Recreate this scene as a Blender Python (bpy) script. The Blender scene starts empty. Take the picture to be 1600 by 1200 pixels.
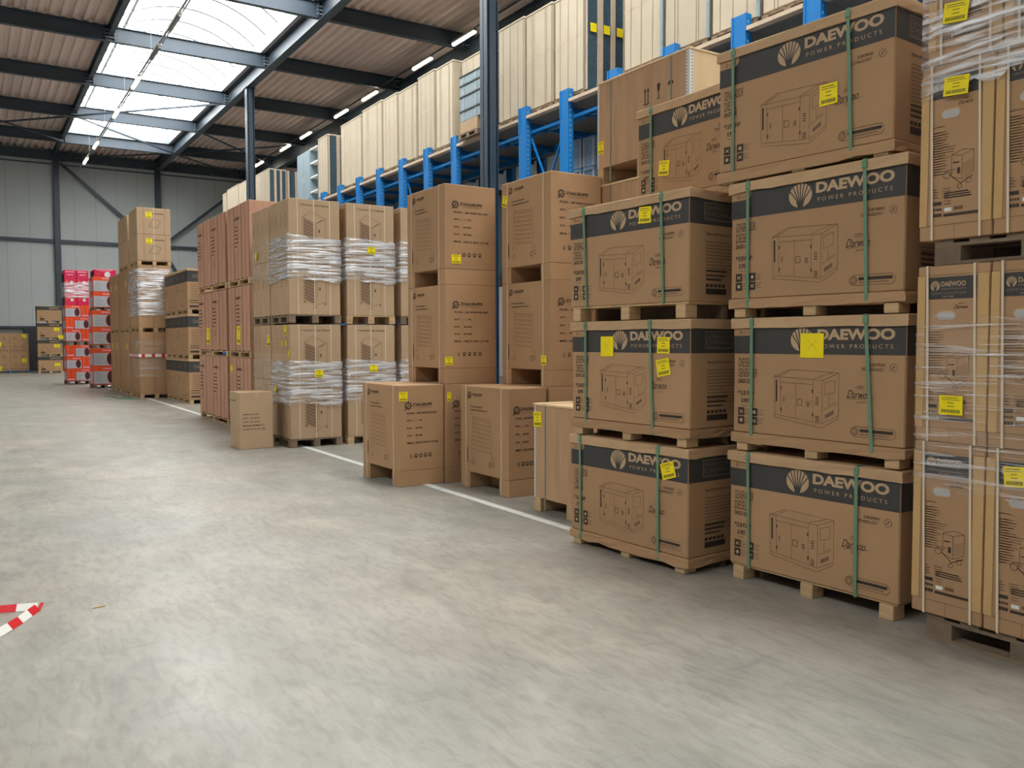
import bpy, math, random
from mathutils import Vector, Matrix
random.seed(7)
C = bpy.context.scene
COL = C.collection
# ------------------------------------------------------------ camera, world, light, exposure
cam = bpy.data.objects.new('camera', bpy.data.cameras.new('camera')); COL.objects.link(cam)
yaw, pitch, roll, FPX = 0.567937424, -0.0498224398, -0.00185569936, 1330.02
fw = Vector((math.sin(yaw)*math.cos(pitch), math.cos(yaw)*math.cos(pitch), math.sin(pitch)))
rt = Vector((math.cos(yaw), -math.sin(yaw), 0)); up = rt.cross(fw)
r2 = rt*math.cos(roll) + up*math.sin(roll); u2 = up*math.cos(roll) - rt*math.sin(roll)
M = Matrix((r2, u2, -fw)).transposed().to_4x4(); M.translation = Vector((0, 0, 1.6))
cam.matrix_world = M
cam.data.sensor_fit = 'HORIZONTAL'; cam.data.sensor_width = 36; cam.data.lens = 36*FPX/1600
cam.data.clip_end = 200
C.camera = cam
vs = C.view_settings
vs.view_transform = 'Standard'; vs.look = 'None'; vs.gamma = 1; vs.use_curve_mapping = False
vs.exposure = 0.58
w = bpy.data.worlds.new('sky'); C.world = w; w.use_nodes = True
w.node_tree.nodes['Background'].inputs[0].default_value = (1.0, 0.995, 0.985, 1)
w.node_tree.nodes['Background'].inputs[1].default_value = 7.0
SKY = [(4.62, 9.6, -9.0, 50.0), (-11.2, -7.6, -9.0, 30.0)]   # roof light openings, second unseen and added for brightness, x0,x1,y0,y1
for x0, x1, y0, y1 in SKY:
    a = bpy.data.lights.new('roof_light_portal', 'AREA'); a.shape = 'RECTANGLE'
    a.size = x1-x0; a.size_y = y1-y0; a.cycles.is_portal = True
    o = bpy.data.objects.new('roof_light_portal', a); COL.objects.link(o)
    o.location = ((x0+x1)/2, (y0+y1)/2, 12.5)

# ------------------------------------------------------------ materials
def newmat(name):
    m = bpy.data.materials.new(name); m.use_nodes = True
    nt = m.node_tree; b = nt.nodes['Principled BSDF']
    return m, nt, b
def plain(name, col, rough=.6, metal=0, spec=.4, emit=None, es=0, var=0.0, vscale=6, bump=0, bscale=40, stretch=(1, 1, 1), rnd=0.0):
    m, nt, b = newmat(name); N = nt.nodes.new; L = nt.links.new
    b.inputs['Base Color'].default_value = (*col, 1); b.inputs['Roughness'].default_value = rough
    b.inputs['Metallic'].default_value = metal; b.inputs['Specular IOR Level'].default_value = spec
    if emit:
        b.inputs['Emission Color'].default_value = (*emit, 1); b.inputs['Emission Strength'].default_value = es
    src = None
    if var or bump or rnd:
        tc = N('ShaderNodeTexCoord'); mp = N('ShaderNodeMapping'); mp.inputs['Scale'].default_value = stretch
        L(tc.outputs['Object'], mp.inputs[0])
    if var:
        n = N('ShaderNodeTexNoise'); n.inputs['Scale'].default_value = vscale; n.inputs['Detail'].default_value = 6
        L(mp.outputs[0], n.inputs['Vector'])
        mr = N('ShaderNodeMapRange'); mr.inputs[1].default_value = .25; mr.inputs[2].default_value = .75
        mr.inputs[3].default_value = 1-var; mr.inputs[4].default_value = 1+var
        L(n.outputs[0], mr.inputs[0]); src = mr.outputs[0]
    if rnd:
        oi = N('ShaderNodeObjectInfo'); m2 = N('ShaderNodeMapRange')
        m2.inputs[3].default_value = 1-rnd; m2.inputs[4].default_value = 1+rnd
        L(oi.outputs['Random'], m2.inputs[0])
        if src:
            mu = N('ShaderNodeMath'); mu.operation = 'MULTIPLY'; L(src, mu.inputs[0]); L(m2.outputs[0], mu.inputs[1]); src = mu.outputs[0]
        else: src = m2.outputs[0]
    if src:
        vm = N('ShaderNodeVectorMath'); vm.operation = 'SCALE'; vm.inputs[0].default_value = col
        L(src, vm.inputs['Scale']); L(vm.outputs[0], b.inputs['Base Color'])
    if bump:
        n2 = N('ShaderNodeTexNoise'); n2.inputs['Scale'].default_value = bscale; n2.inputs['Detail'].default_value = 4
        L(mp.outputs[0], n2.inputs['Vector'])
        bp = N('ShaderNodeBump'); bp.inputs['Strength'].default_value = bump; bp.inputs['Distance'].default_value = .01
        L(n2.outputs[0], bp.inputs['Height']); L(bp.outputs[0], b.inputs['Normal'])
    return m
MT = {}
MT['kraft'] = plain('kraft_cardboard', (.43, .258, .138), .8, spec=.25, var=.06, vscale=3, bump=.25, bscale=5, rnd=.07)
MT['kraft_lid'] = plain('kraft_lid_cardboard', (.53, .345, .195), .8, spec=.25, var=.08, vscale=5, bump=.4, bscale=8, rnd=.05)
MT['kraft_pale'] = plain('pale_kraft_cardboard', (.47, .325, .20), .8, spec=.25, var=.05, vscale=3, bump=.25, bscale=5, rnd=.05)
MT['kraft_edge'] = plain('yellow_kraft_corner_board', (.56, .35, .15), .75, var=.05, vscale=8)
MT['kraft_pink'] = plain('reddish_cardboard', (.52, .285, .19), .8, spec=.25, var=.12, vscale=4, stretch=(3, 3, .5), rnd=.06)
MT['cream'] = plain('cream_cardboard', (.53, .45, .335), .8, spec=.2, var=.05, vscale=2.5, bump=.5, bscale=3, rnd=.07)
MT['seam'] = plain('carton_seam', (.13, .08, .05), .9)
MT['ink'] = plain('black_ink', (.045, .03, .022), .7)
MT['ink_line'] = plain('brown_line_ink', (.17, .095, .05), .7)
MT['ink_soft'] = plain('faded_ink', (.20, .12, .07), .7)
MT['band'] = plain('charcoal_print_band', (.052, .048, .046), .6, var=.08, rnd=.04)
MT['bandprint'] = plain('kraft_print_on_band', (.50, .34, .20), .7)
MT['bandsoft'] = plain('dim_print_on_band', (.20, .15, .11), .7)
MT['yellow'] = plain('yellow_label_paper', (.93, .74, .010), .5, spec=.3, var=.03)
MT['labelink'] = plain('label_ink', (.16, .14, .02), .6)
MT['white'] = plain('white_paper', (.75, .75, .72), .5)
MT['wood'] = plain('pallet_wood', (.52, .35, .19), .8, var=.18, vscale=5, stretch=(1, 1, 6), bump=.2, rnd=.14)
MT['wood_grey'] = plain('weathered_pallet_wood', (.21, .15, .10), .85, var=.25, vscale=5, bump=.3, rnd=.15)
MT['ply'] = plain('plywood', (.50, .305, .17), .6, var=.14, vscale=2.2, stretch=(6, 6, .8), bump=.06, rnd=.05)
MT['ply_light'] = plain('pale_pine_board', (.74, .52, .30), .6, var=.08, vscale=3, stretch=(5, 5, 1))
MT['zinc'] = plain('galvanised_edge', (.62, .62, .60), .4, metal=.6)
MT['green'] = plain('green_strap', (.14, .26, .16), .4, spec=.5)
MT['cream_strap'] = plain('cream_strap', (.70, .58, .43), .5)
MT['strap_grey'] = plain('grey_green_strap', (.22, .23, .17), .4)
MT['navy'] = plain('navy_steel', (.042, .060, .082), .42, spec=.5, var=.08, vscale=3)
MT['blue'] = plain('blue_steel', (.005, .175, .50), .4, spec=.5, rnd=.05)
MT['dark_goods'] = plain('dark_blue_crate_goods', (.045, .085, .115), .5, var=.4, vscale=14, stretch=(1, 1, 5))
MT['steel_grey'] = plain('grey_blue_cabinet_steel', (.26, .34, .38), .45, var=.06)
MT['steel_dark'] = plain('dark_cabinet_inside', (.05, .05, .055), .7)
MT['crate_blue'] = plain('pale_blue_crate', (.20, .30, .42), .5, var=.35, vscale=25, stretch=(1, 1, 3))
MT['orange'] = plain('orange_carton', (.85, .085, .018), .45, spec=.5, rnd=.06)
MT['pinkbox'] = plain('magenta_carton', (.72, .012, .085), .4, spec=.5, rnd=.04)
MT['pinkpale'] = plain('pale_pink_print', (.85, .35, .45), .5)
MT['panelwhite'] = plain('pale_grey_print', (.50, .50, .53), .5)
MT['maroon'] = plain('maroon_print', (.11, .012, .018), .5)
MT['tape_red'] = plain('red_tape', (.65, .015, .02), .4)
MT['tape_white'] = plain('white_tape', (.85, .83, .78), .4)
MT['line'] = plain('white_floor_paint', (.62, .63, .60), .6, var=.12, vscale=10)
MT['lamp'] = plain('tube_light', (.9, .9, .85), .4, emit=(1, .93, .74), es=9)
MT['lamp_body'] = plain('lamp_housing', (.45, .42, .36), .5)
MT['deck'] = plain('ceiling_steel', (.80, .655, .595), .6, var=.12, vscale=.7, stretch=(1, .3, 1))
MT['wall'] = plain('wall_panel', (.50, .53, .53), .55, var=.03, vscale=.4)
MT['plinth'] = plain('concrete_plinth', (.26, .26, .23), .8, var=.06, vscale=1)
MT['shelfdeck'] = plain('rack_board', (.20, .19, .18), .8, var=.1)
MT['shelfedge'] = plain('rack_board_edge', (.58, .45, .33), .7, var=.1)
MT['hole'] = plain('hand_hole_liner', (.45, .43, .42), .7)
def floor_mat():
    m, nt, b = newmat('power_floated_concrete'); N = nt.nodes.new; L = nt.links.new
    tc = N('ShaderNodeTexCoord')
    def noise(s, d, st=(1, 1, 1), rot=0, dist=0):
        mp = N('ShaderNodeMapping'); mp.inputs['Scale'].default_value = st; mp.inputs['Rotation'].default_value = (0, 0, rot)
        n = N('ShaderNodeTexNoise'); n.inputs['Scale'].default_value = s; n.inputs['Detail'].default_value = d
        n.inputs['Distortion'].default_value = dist
        L(tc.outputs['Object'], mp.inputs[0]); L(mp.outputs[0], n.inputs['Vector']); return n.outputs[0]
    def ramp(src, a, ca, bb, cb):
        r = N('ShaderNodeValToRGB'); e = r.color_ramp.elements
        e[0].position = a; e[0].color = (*ca, 1); e[1].position = bb; e[1].color = (*cb, 1); L(src, r.inputs[0]); return r.outputs[0]
    def mul(a, bb, f=1):
        x = N('ShaderNodeMix'); x.data_type = 'RGBA'; x.blend_type = 'MULTIPLY'; x.inputs[0].default_value = f
        L(a, x.inputs[6]); L(bb, x.inputs[7]); return x.outputs[2]
    c = ramp(noise(.5, 8), .3, (.268, .257, .224), .7, (.322, .306, .264))
    c = mul(c, ramp(noise(2.6, 12, (1, .5, 1), .3, .5), .40, (.90, .90, .90), .60, (1.03, 1.03, 1.03)))
    c = mul(c, ramp(noise(7, 9, (1, .2, 1), -.5, 1.2), .30, (.86, .86, .86), .42, (1, 1, 1)))
    c = mul(c, ramp(noise(11, 8, (.18, 1, 1), .9, .8), .27, (.85, .85, .86), .37, (1, 1, 1)))
    c = mul(c, ramp(noise(1.2, 9, (1, 1, 1), 0, 2.5), .60, (1, 1, 1), .72, (1.14, 1.13, 1.1)))
    c = mul(c, ramp(noise(3.2, 15, (1, .38, 1), -.15, .4), .50, (1, 1, 1), .64, (1.13, 1.125, 1.11)))
    c = mul(c, ramp(noise(22, 10, (1, .3, 1), .2, .6), .36, (.88, .87, .86), .55, (1.03, 1.03, 1.03)))
    c = mul(c, ramp(noise(.35, 5), .38, (1.04, .99, .965), .62, (.975, 1.0, 1.015)))
    c = mul(c, ramp(noise(60, 3), .3, (.95, .95, .95), .7, (1.03, 1.03, 1.03)))
    L(c, b.inputs['Base Color'])
    r = ramp(noise(1.7, 6), .3, (.35, .35, .35), .7, (.50, .50, .50)); L(r, b.inputs['Roughness'])
    b.inputs['Specular IOR Level'].default_value = .4
    bp = N('ShaderNodeBump'); bp.inputs['Strength'].default_value = .06; L(noise(25, 5), bp.inputs['Height']); L(bp.outputs[0], b.inputs['Normal'])
    return m
MT['floor'] = floor_mat()
def film_mat(name, lo, hi, base, top, seed=0.0, zs=16.0):
    m, nt, b = newmat(name); N = nt.nodes.new; L = nt.links.new
    nt.nodes.remove(b); out = nt.nodes['Material Output']
    tc = N('ShaderNodeTexCoord'); mp = N('ShaderNodeMapping'); mp.inputs['Scale'].default_value = (1.0, 1.0, zs)
    mp.inputs['Location'].default_value = (seed, seed, seed); mp.inputs['Rotation'].default_value = (.05, -.05, 0)
    n = N('ShaderNodeTexNoise'); n.inputs['Scale'].default_value = 2.2; n.inputs['Detail'].default_value = 7; n.inputs['Distortion'].default_value = .5
    L(tc.outputs['Object'], mp.inputs[0]); L(mp.outputs[0], n.inputs['Vector'])
    mr = N('ShaderNodeMapRange'); mr.inputs[1].default_value = lo; mr.inputs[2].default_value = hi
    mr.inputs[3].default_value = base; mr.inputs[4].default_value = top; L(n.outputs[0], mr.inputs[0])
    d = N('ShaderNodeBsdfDiffuse'); d.inputs[0].default_value = (.80, .80, .82, 1)
    g = N('ShaderNodeBsdfGlossy'); g.inputs[0].default_value = (.9, .9, .92, 1); g.inputs[1].default_value = .22
    bp = N('ShaderNodeBump'); bp.inputs['Strength'].default_value = .9; bp.inputs['Distance'].default_value = .02
    L(n.outputs[0], bp.inputs['Height']); L(bp.outputs[0], g.inputs['Normal'])
    dg = N('ShaderNodeMixShader'); dg.inputs[0].default_value = .45; L(d.outputs[0], dg.inputs[1]); L(g.outputs[0], dg.inputs[2])
    t = N('ShaderNodeBsdfTransparent'); mx = N('ShaderNodeMixShader')
    L(mr.outputs[0], mx.inputs[0]); L(t.outputs[0], mx.inputs[1]); L(dg.outputs[0], mx.inputs[2])
    L(mx.outputs[0], out.inputs[0]); return m
MT['film'] = film_mat('stretch_film', .42, .66, .05, .85)
MT['film_dense'] = film_mat('layered_stretch_film', .40, .60, .10, .95, 3.1)
MT['film_thin'] = film_mat('thin_stretch_film', .52, .72, .05, .75, 5.7, 26)
def glaze_mat():
    m, nt, b = newmat('polycarbonate_glazing'); N = nt.nodes.new; L = nt.links.new
    nt.nodes.remove(b); out = nt.nodes['Material Output']
    t = N('ShaderNodeBsdfTransparent'); t.inputs[0].default_value = (.97, 1, 1, 1)
    tr = N('ShaderNodeBsdfTranslucent'); tr.inputs[0].default_value = (.85, .88, .86, 1)
    mx = N('ShaderNodeMixShader'); mx.inputs[0].default_value = .3
    L(t.outputs[0], mx.inputs[1]); L(tr.outputs[0], mx.inputs[2]); L(mx.outputs[0], out.inputs[0]); return m
MT['glaze'] = glaze_mat()
MT['trimgrey'] = plain('glazing_bar', (.30, .33, .34), .5)

# ------------------------------------------------------------ mesh builder
_text = {}
def text_mesh(s, bold=0.0, shear=0.0):
    k = (s, bold, shear)
    if k not in _text:
        cu = bpy.data.curves.new('t', 'FONT'); cu.body = s; cu.resolution_u = 3; cu.offset = bold; cu.shear = shear
        o = bpy.data.objects.new('t', cu); COL.objects.link(o)
        dg = bpy.context.evaluated_depsgraph_get(); dg.update()
        me = bpy.data.meshes.new_from_object(o.evaluated_get(dg))
        vs_ = [tuple(v.co)[:2] for v in me.vertices]; fs = [tuple(p.vertices) for p in me.polygons]
        bpy.data.objects.remove(o); bpy.data.curves.remove(cu); bpy.data.meshes.remove(me)
        xs = [v[0] for v in vs_]; ys = [v[1] for v in vs_]
        x0, x1, y0, y1 = min(xs), max(xs), min(ys), max(ys)
        _text[k] = ([((x-x0)/(x1-x0), (y-y0)/(y1-y0)) for x, y in vs_], fs, (x1-x0)/(y1-y0))
    return _text[k]
class MB:
    def __init__(s): s.v = []; s.f = []; s.m = []; s.mats = []
    def mi(s, mat):
        if mat not in s.mats: s.mats.append(mat)
        return s.mats.index(mat)
    def add(s, vs_, fs, mat):
        n = len(s.v); s.v += [tuple(v) for v in vs_]; k = s.mi(mat)
        for f in fs: s.f.append([i+n for i in f]); s.m.append(k)
    def box(s, x0, y0, z0, x1, y1, z1, mat, bev=0.0):
        if bev <= 0:
            s.add([(x0,y0,z0),(x1,y0,z0),(x1,y1,z0),(x0,y1,z0),(x0,y0,z1),(x1,y0,z1),(x1,y1,z1),(x0,y1,z1)],
                  [(3,2,1,0),(4,5,6,7),(0,1,5,4),(1,2,6,5),(2,3,7,6),(3,0,4,7)], mat); return
        b = bev
        def ring(xa, ya, xb, yb, z, c): return [(xa+c,ya,z),(xb-c,ya,z),(xb,ya+c,z),(xb,yb-c,z),(xb-c,yb,z),(xa+c,yb,z),(xa,yb-c,z),(xa,ya+c,z)]
        vs_ = ring(x0+b,y0+b,x1-b,y1-b,z0,b*.3)+ring(x0,y0,x1,y1,z0+b,b)+ring(x0,y0,x1,y1,z1-b,b)+ring(x0+b,y0+b,x1-b,y1-b,z1,b*.3)
        fs = [tuple(reversed(range(8))), tuple(range(24, 32))]
        for r in range(3):
            for i in range(8): j = (i+1) % 8; fs.append((r*8+i, r*8+j, r*8+8+j, r*8+8+i))
        s.add(vs_, fs, mat)
    def wavy(s, x0, y0, z0, x1, y1, z1, mat, amp=.005, seed=1):
        r = random.Random(seed); n = 11; per = []
        for i in range(n): per.append((x0, y1-(y1-y0)*i/n, -1, 0))
        for i in range(n): per.append((x0+(x1-x0)*i/n, y0, 0, -1))
        for i in range(n): per.append((x1, y0+(y1-y0)*i/n, 1, 0))
        for i in range(n): per.append((x1-(x1-x0)*i/n, y1, 0, 1))
        N = len(per); vs_ = []
        for k, z in enumerate((z0, (z0+z1)/2, z1-.006, z1)):
            for i, (x, y, a, b) in enumerate(per):
                e = (r.random()-.35)*amp*(1.0 if k < 2 else .5); c = 0 if i % n else .3
                q = -.005 if k == 3 else 0
                dz = (r.random()-.6)*amp*1.6 if k == 0 else (r.random()-.7)*amp*.4
                vs_.append((x+a*e*(1-c)-(.004*(1 if x > 0 else -1) if k == 3 else 0), y+b*e*(1-c)-(.004*(1 if y > 0 else -1) if k == 3 else 0), z+dz*(.4 if k == 3 else 1)))
        fs = [(k*N+i, k*N+(i+1) % N, (k+1)*N+(i+1) % N, (k+1)*N+i) for k in range(3) for i in range(N)]
        fs += [tuple(reversed(range(N))), tuple(range(3*N, 4*N))]
        s.add(vs_, fs, mat)
    def bar(s, a, b, w, h, mat, upv=(0, 0, 1)):
        a = Vector(a); b = Vector(b); d = (b-a).normalized(); u = Vector(upv)
        sd = d.cross(u)
        if sd.length < 1e-4: sd = d.cross(Vector((1, 0, 0)))
        sd.normalize(); uu = sd.cross(d)
        vs_ = []
        for p in (a, b):
            for i, j in ((-1,-1),(1,-1),(1,1),(-1,1)): vs_.append(p+sd*(i*w/2)+uu*(j*h/2))
        s.add(vs_, [(0,1,2,3),(7,6,5,4),(0,4,5,1),(1,5,6,2),(2,6,7,3),(3,7,4,0)], mat)
    def prof(s, pts, a, b, ax, mat, closed=True, caps=True):   # extrude 2D profile along axis ax from a to b
        def P(p, t):
            if ax == 'x': return (t, p[0], p[1])
            if ax == 'y': return (p[0], t, p[1])
            return (p[0], p[1], t)
        n = len(pts); vs_ = [P(p, a) for p in pts]+[P(p, b) for p in pts]
        fs = [(i, (i+1) % n, n+(i+1) % n, n+i) for i in range(n if closed else n-1)]
        if caps and closed: fs += [tuple(range(n)), tuple(range(2*n-1, n-1, -1))]
        s.add(vs_, fs, mat)
    def build(s, name, parent=None):
        me = bpy.data.meshes.new(name); me.from_pydata(s.v, [], s.f)
        for m in s.mats: me.materials.append(MT[m])
        me.polygons.foreach_set('material_index', s.m); me.update()
        return link(name, me, parent)
def link(name, me, parent=None):
    o = bpy.data.objects.new(name, me); COL.objects.link(o)
    if parent: o.parent = parent
    return o
class Face:      # drawing frame on a carton face: u to the right as seen, v up
    def __init__(s, mb, O, U, N, W, H, off=.0015): s.mb = mb; s.O = Vector(O); s.U = Vector(U); s.V = Vector((0,0,1)); s.N = Vector(N); s.W = W; s.H = H; s.off = off
    def P(s, u, v, k=1): return s.O+s.U*u+s.V*v+s.N*(s.off*k)
    def rect(s, u0, v0, u1, v1, mat, k=1): s.poly([(u0,v0),(u1,v0),(u1,v1),(u0,v1)], mat, k)
    def poly(s, pts, mat, k=1): s.mb.add([s.P(u, v, k) for u, v in pts], [tuple(range(len(pts)))], mat)
    def line(s, pts, w, mat, k=1.3, closed=False):
        pts = list(pts)+([pts[0]] if closed else [])
        for (a, b), (c, d) in zip(pts, pts[1:]):
            l = math.hypot(c-a, d-b)
            if l < 1e-6: continue
            nx, ny = -(d-b)/l*w/2, (c-a)/l*w/2
            s.poly([(a-nx,b-ny),(c-nx,d-ny),(c+nx,d+ny),(a+nx,b+ny)], mat, k)
    def circ(s, u, v, r, mat, k=1, n=20, ry=None): s.poly([(u+r*math.cos(i*2*math.pi/n), v+(ry or r)*math.sin(i*2*math.pi/n)) for i in range(n)], mat, k)
    def ring(s, u, v, r, w, mat, k=1.3, n=18): s.line([(u+r*math.cos(i*2*math.pi/n), v+r*math.sin(i*2*math.pi/n)) for i in range(n)], w, mat, k, True)
    def text(s, t, u, v, w, h, mat, k=1.6, bold=0.0, shear=0.0, vert=False):
        vs_, fs, asp = text_mesh(t, bold, shear)
        if w is None: w = h*asp
        if vert: vs_ = [s.P(u-y*h+h, v+x*w, k) for x, y in vs_]
        else: vs_ = [s.P(u+x*w, v+y*h, k) for x, y in vs_]
        s.mb.add(vs_, fs, mat)
    def lines(s, u, v, w, n, step, h, mat, seed=1, k=1.4):
        r = random.Random(seed)
        for i in range(n): s.rect(u, v-i*step, u+w*(.45+.55*r.random()), v-i*step+h, mat, k)
def faces(mb, W, L, H, off=.0015):
    A = Face(mb, (-W/2, L/2, 0), (0,-1,0), (-1,0,0), L, H, off)
    Ef = Face(mb, (-W/2, -L/2, 0), (1,0,0), (0,-1,0), W, H, off)
    return A, Ef
def empty(name, loc, rz=0.0):
    o = bpy.data.objects.new(name, None); COL.objects.link(o); o.location = loc; o.rotation_euler = (0,0,rz); o.empty_display_size = .1; return o
def tag(o, label, cat, group=None, kind=None):
    o['label'] = label; o['category'] = cat
    if group: o['group'] = group
    if kind: o['kind'] = kind
    return o
def structure(o, label=None, cat=None):
    o['kind'] = 'structure'
    if label: o['label'] = label; o['category'] = cat or 'building'
    return o
CACHE = {}
def part(key, name, parent, fn, loc=None, rot=None):     # mesh shared between repeats with the same key
    if key in CACHE: o = link(name, CACHE[key], parent)
    else:
        mb = MB(); fn(mb); o = mb.build(name, parent); CACHE[key] = o.data
    if loc: o.location = loc
    if rot: o.rotation_euler = rot
    return o
ORD = ['lowest', 'second from the floor', 'third from the floor', 'fourth from the floor', 'fifth from the floor', 'sixth from the floor', 'seventh from the floor']

# ------------------------------------------------------------ the building
def build_setting():
    m = MB(); m.box(-20, -10, -.2, 21, 55.4, 0, 'floor'); structure(m.build('floor'))
    m = MB(); m.box(4.24, 5.62, .0, 4.33, 54, .004, 'line'); structure(m.build('trim_1'), 'white painted line along the edge of the storage aisle', 'floor marking')
    # walls (panel joints as grooves of narrow strips)
    m = MB(); m.box(-20, 55.3, 2.45, 21, 55.5, 13.2, 'wall'); m.box(-20, 55.26, 0, 21, 55.5, 2.45, 'plinth')
    for i in range(36):
        x = -19.5+i*1.13; m.box(x, 55.297, 2.5, x+.02, 55.3, 12.4, 'trimgrey')
    structure(m.build('wall_far'))
    m = MB(); m.box(20.8, -10, 0, 21, 55.3, 13.2, 'wall'); structure(m.build('wall_right'))
    m = MB(); m.box(-20.2, -10, 0, -20, 55.3, 13.2, 'wall'); structure(m.build('wall_left'))
    m = MB(); m.box(-20, -10.2, 0, 21, -10, 13.2, 'wall'); structure(m.build('wall_near'))
    m = MB(); m.box(2.62, 55.15, 0, 3.3, 55.26, 2.4, 'navy'); m.box(2.68, 55.13, .05, 3.24, 55.15, 2.34, 'steel_dark'); structure(m.build('dark_panel_1'))  # dark framed panel on the far wall between the carton piles
    # trapezoidal roof deck with openings
    m = MB(); p = .34; z = 12.5
    def deck(x0, x1, y0, y1):
        pts = []; n = max(1, round((x1-x0)/p)); q = (x1-x0)/n
        for i in range(n):
            x = x0+i*q; pts += [(x, z), (x+q*.42, z), (x+q*.52, z+.115), (x+q*.90, z+.115)]
        pts.append((x1, z)); m.prof(pts, y0, y1, 'y', 'deck', closed=False)
    PL = [(-20,-11.2,-10,55.3),(-7.6,4.62,-10,55.3),(9.6,21,-10,55.3),(-11.2,-7.6,30,55.3),(-11.2,-7.6,-10,-9),(4.62,9.6,50,55.3),(4.62,9.6,-10,-9)]
    for q in PL: deck(*q)
    # insulation above the deck keeps the sky out
    for x0, x1, y0, y1 in PL:
        m.box(x0, y0, 12.62, x1, y1, 12.85, 'deck')
    structure(m.build('ceiling'))
    # vaulted roof lights; the left one is unseen, added to brighten the hall
    for k, (x0, x1, y0, y1) in enumerate(SKY):
        m = MB(); n = 14; pts = []
        cx = (x0+x1)/2; hw = (x1-x0)/2; h = .95
        R_ = (hw*hw+h*h)/(2*h); a0 = math.asin(hw/R_)
        for i in range(n+1):
            a = -a0+2*a0*i/n; pts.append((cx+R_*math.sin(a), 12.95+R_*math.cos(a)-(R_-h)))
        m.prof(pts, y0, y1, 'y', 'glaze', closed=False)
        for yy in (y0, y1): m.add([(a, yy, b) for a, b in pts], [tuple(range(len(pts)))], 'glaze')
        w_ = structure(m.build('window_%d' % (k+1)))
        m = MB(); y = y0
        while y <= y1+.01:
            for (a, b), (c, d) in zip(pts, pts[1:]): m.bar((a, y, b-.03), (c, y, d-.03), .12, .06, 'trimgrey')
            y += 1.46
        for i in (0, 2, 14): m.bar((pts[i][0], y0, pts[i][1]-.03), (pts[i][0], y1, pts[i][1]-.03), .09, .05, 'trimgrey')
        m.build('glazing_bar', w_)
        m = MB()
        for xa in (x0, x1): m.box(xa-.04, y0-.04, 12.45, xa+.04, y1+.04, 12.98, 'trimgrey')
        for ya in (y0, y1): m.box(x0, ya-.04, 12.45, x1, ya+.04, 12.98, 'trimgrey')
        m.build('roof_light_kerb', w_)
def isect(m, ax, a, b, c, zb, w=.2, h=.5, t=.02, mat='navy'):
    def pr_(pts): m.prof(pts, a, b, ax, mat)
    pr_([(c-w/2, zb), (c+w/2, zb), (c+w/2, zb+t), (c-w/2, zb+t)])
    pr_([(c-w/2, zb+h-t), (c+w/2, zb+h-t), (c+w/2, zb+h), (c-w/2, zb+h)])
    pr_([(c-t/2, zb+t), (c+t/2, zb+t), (c+t/2, zb+h-t), (c-t/2, zb+h-t)])
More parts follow.
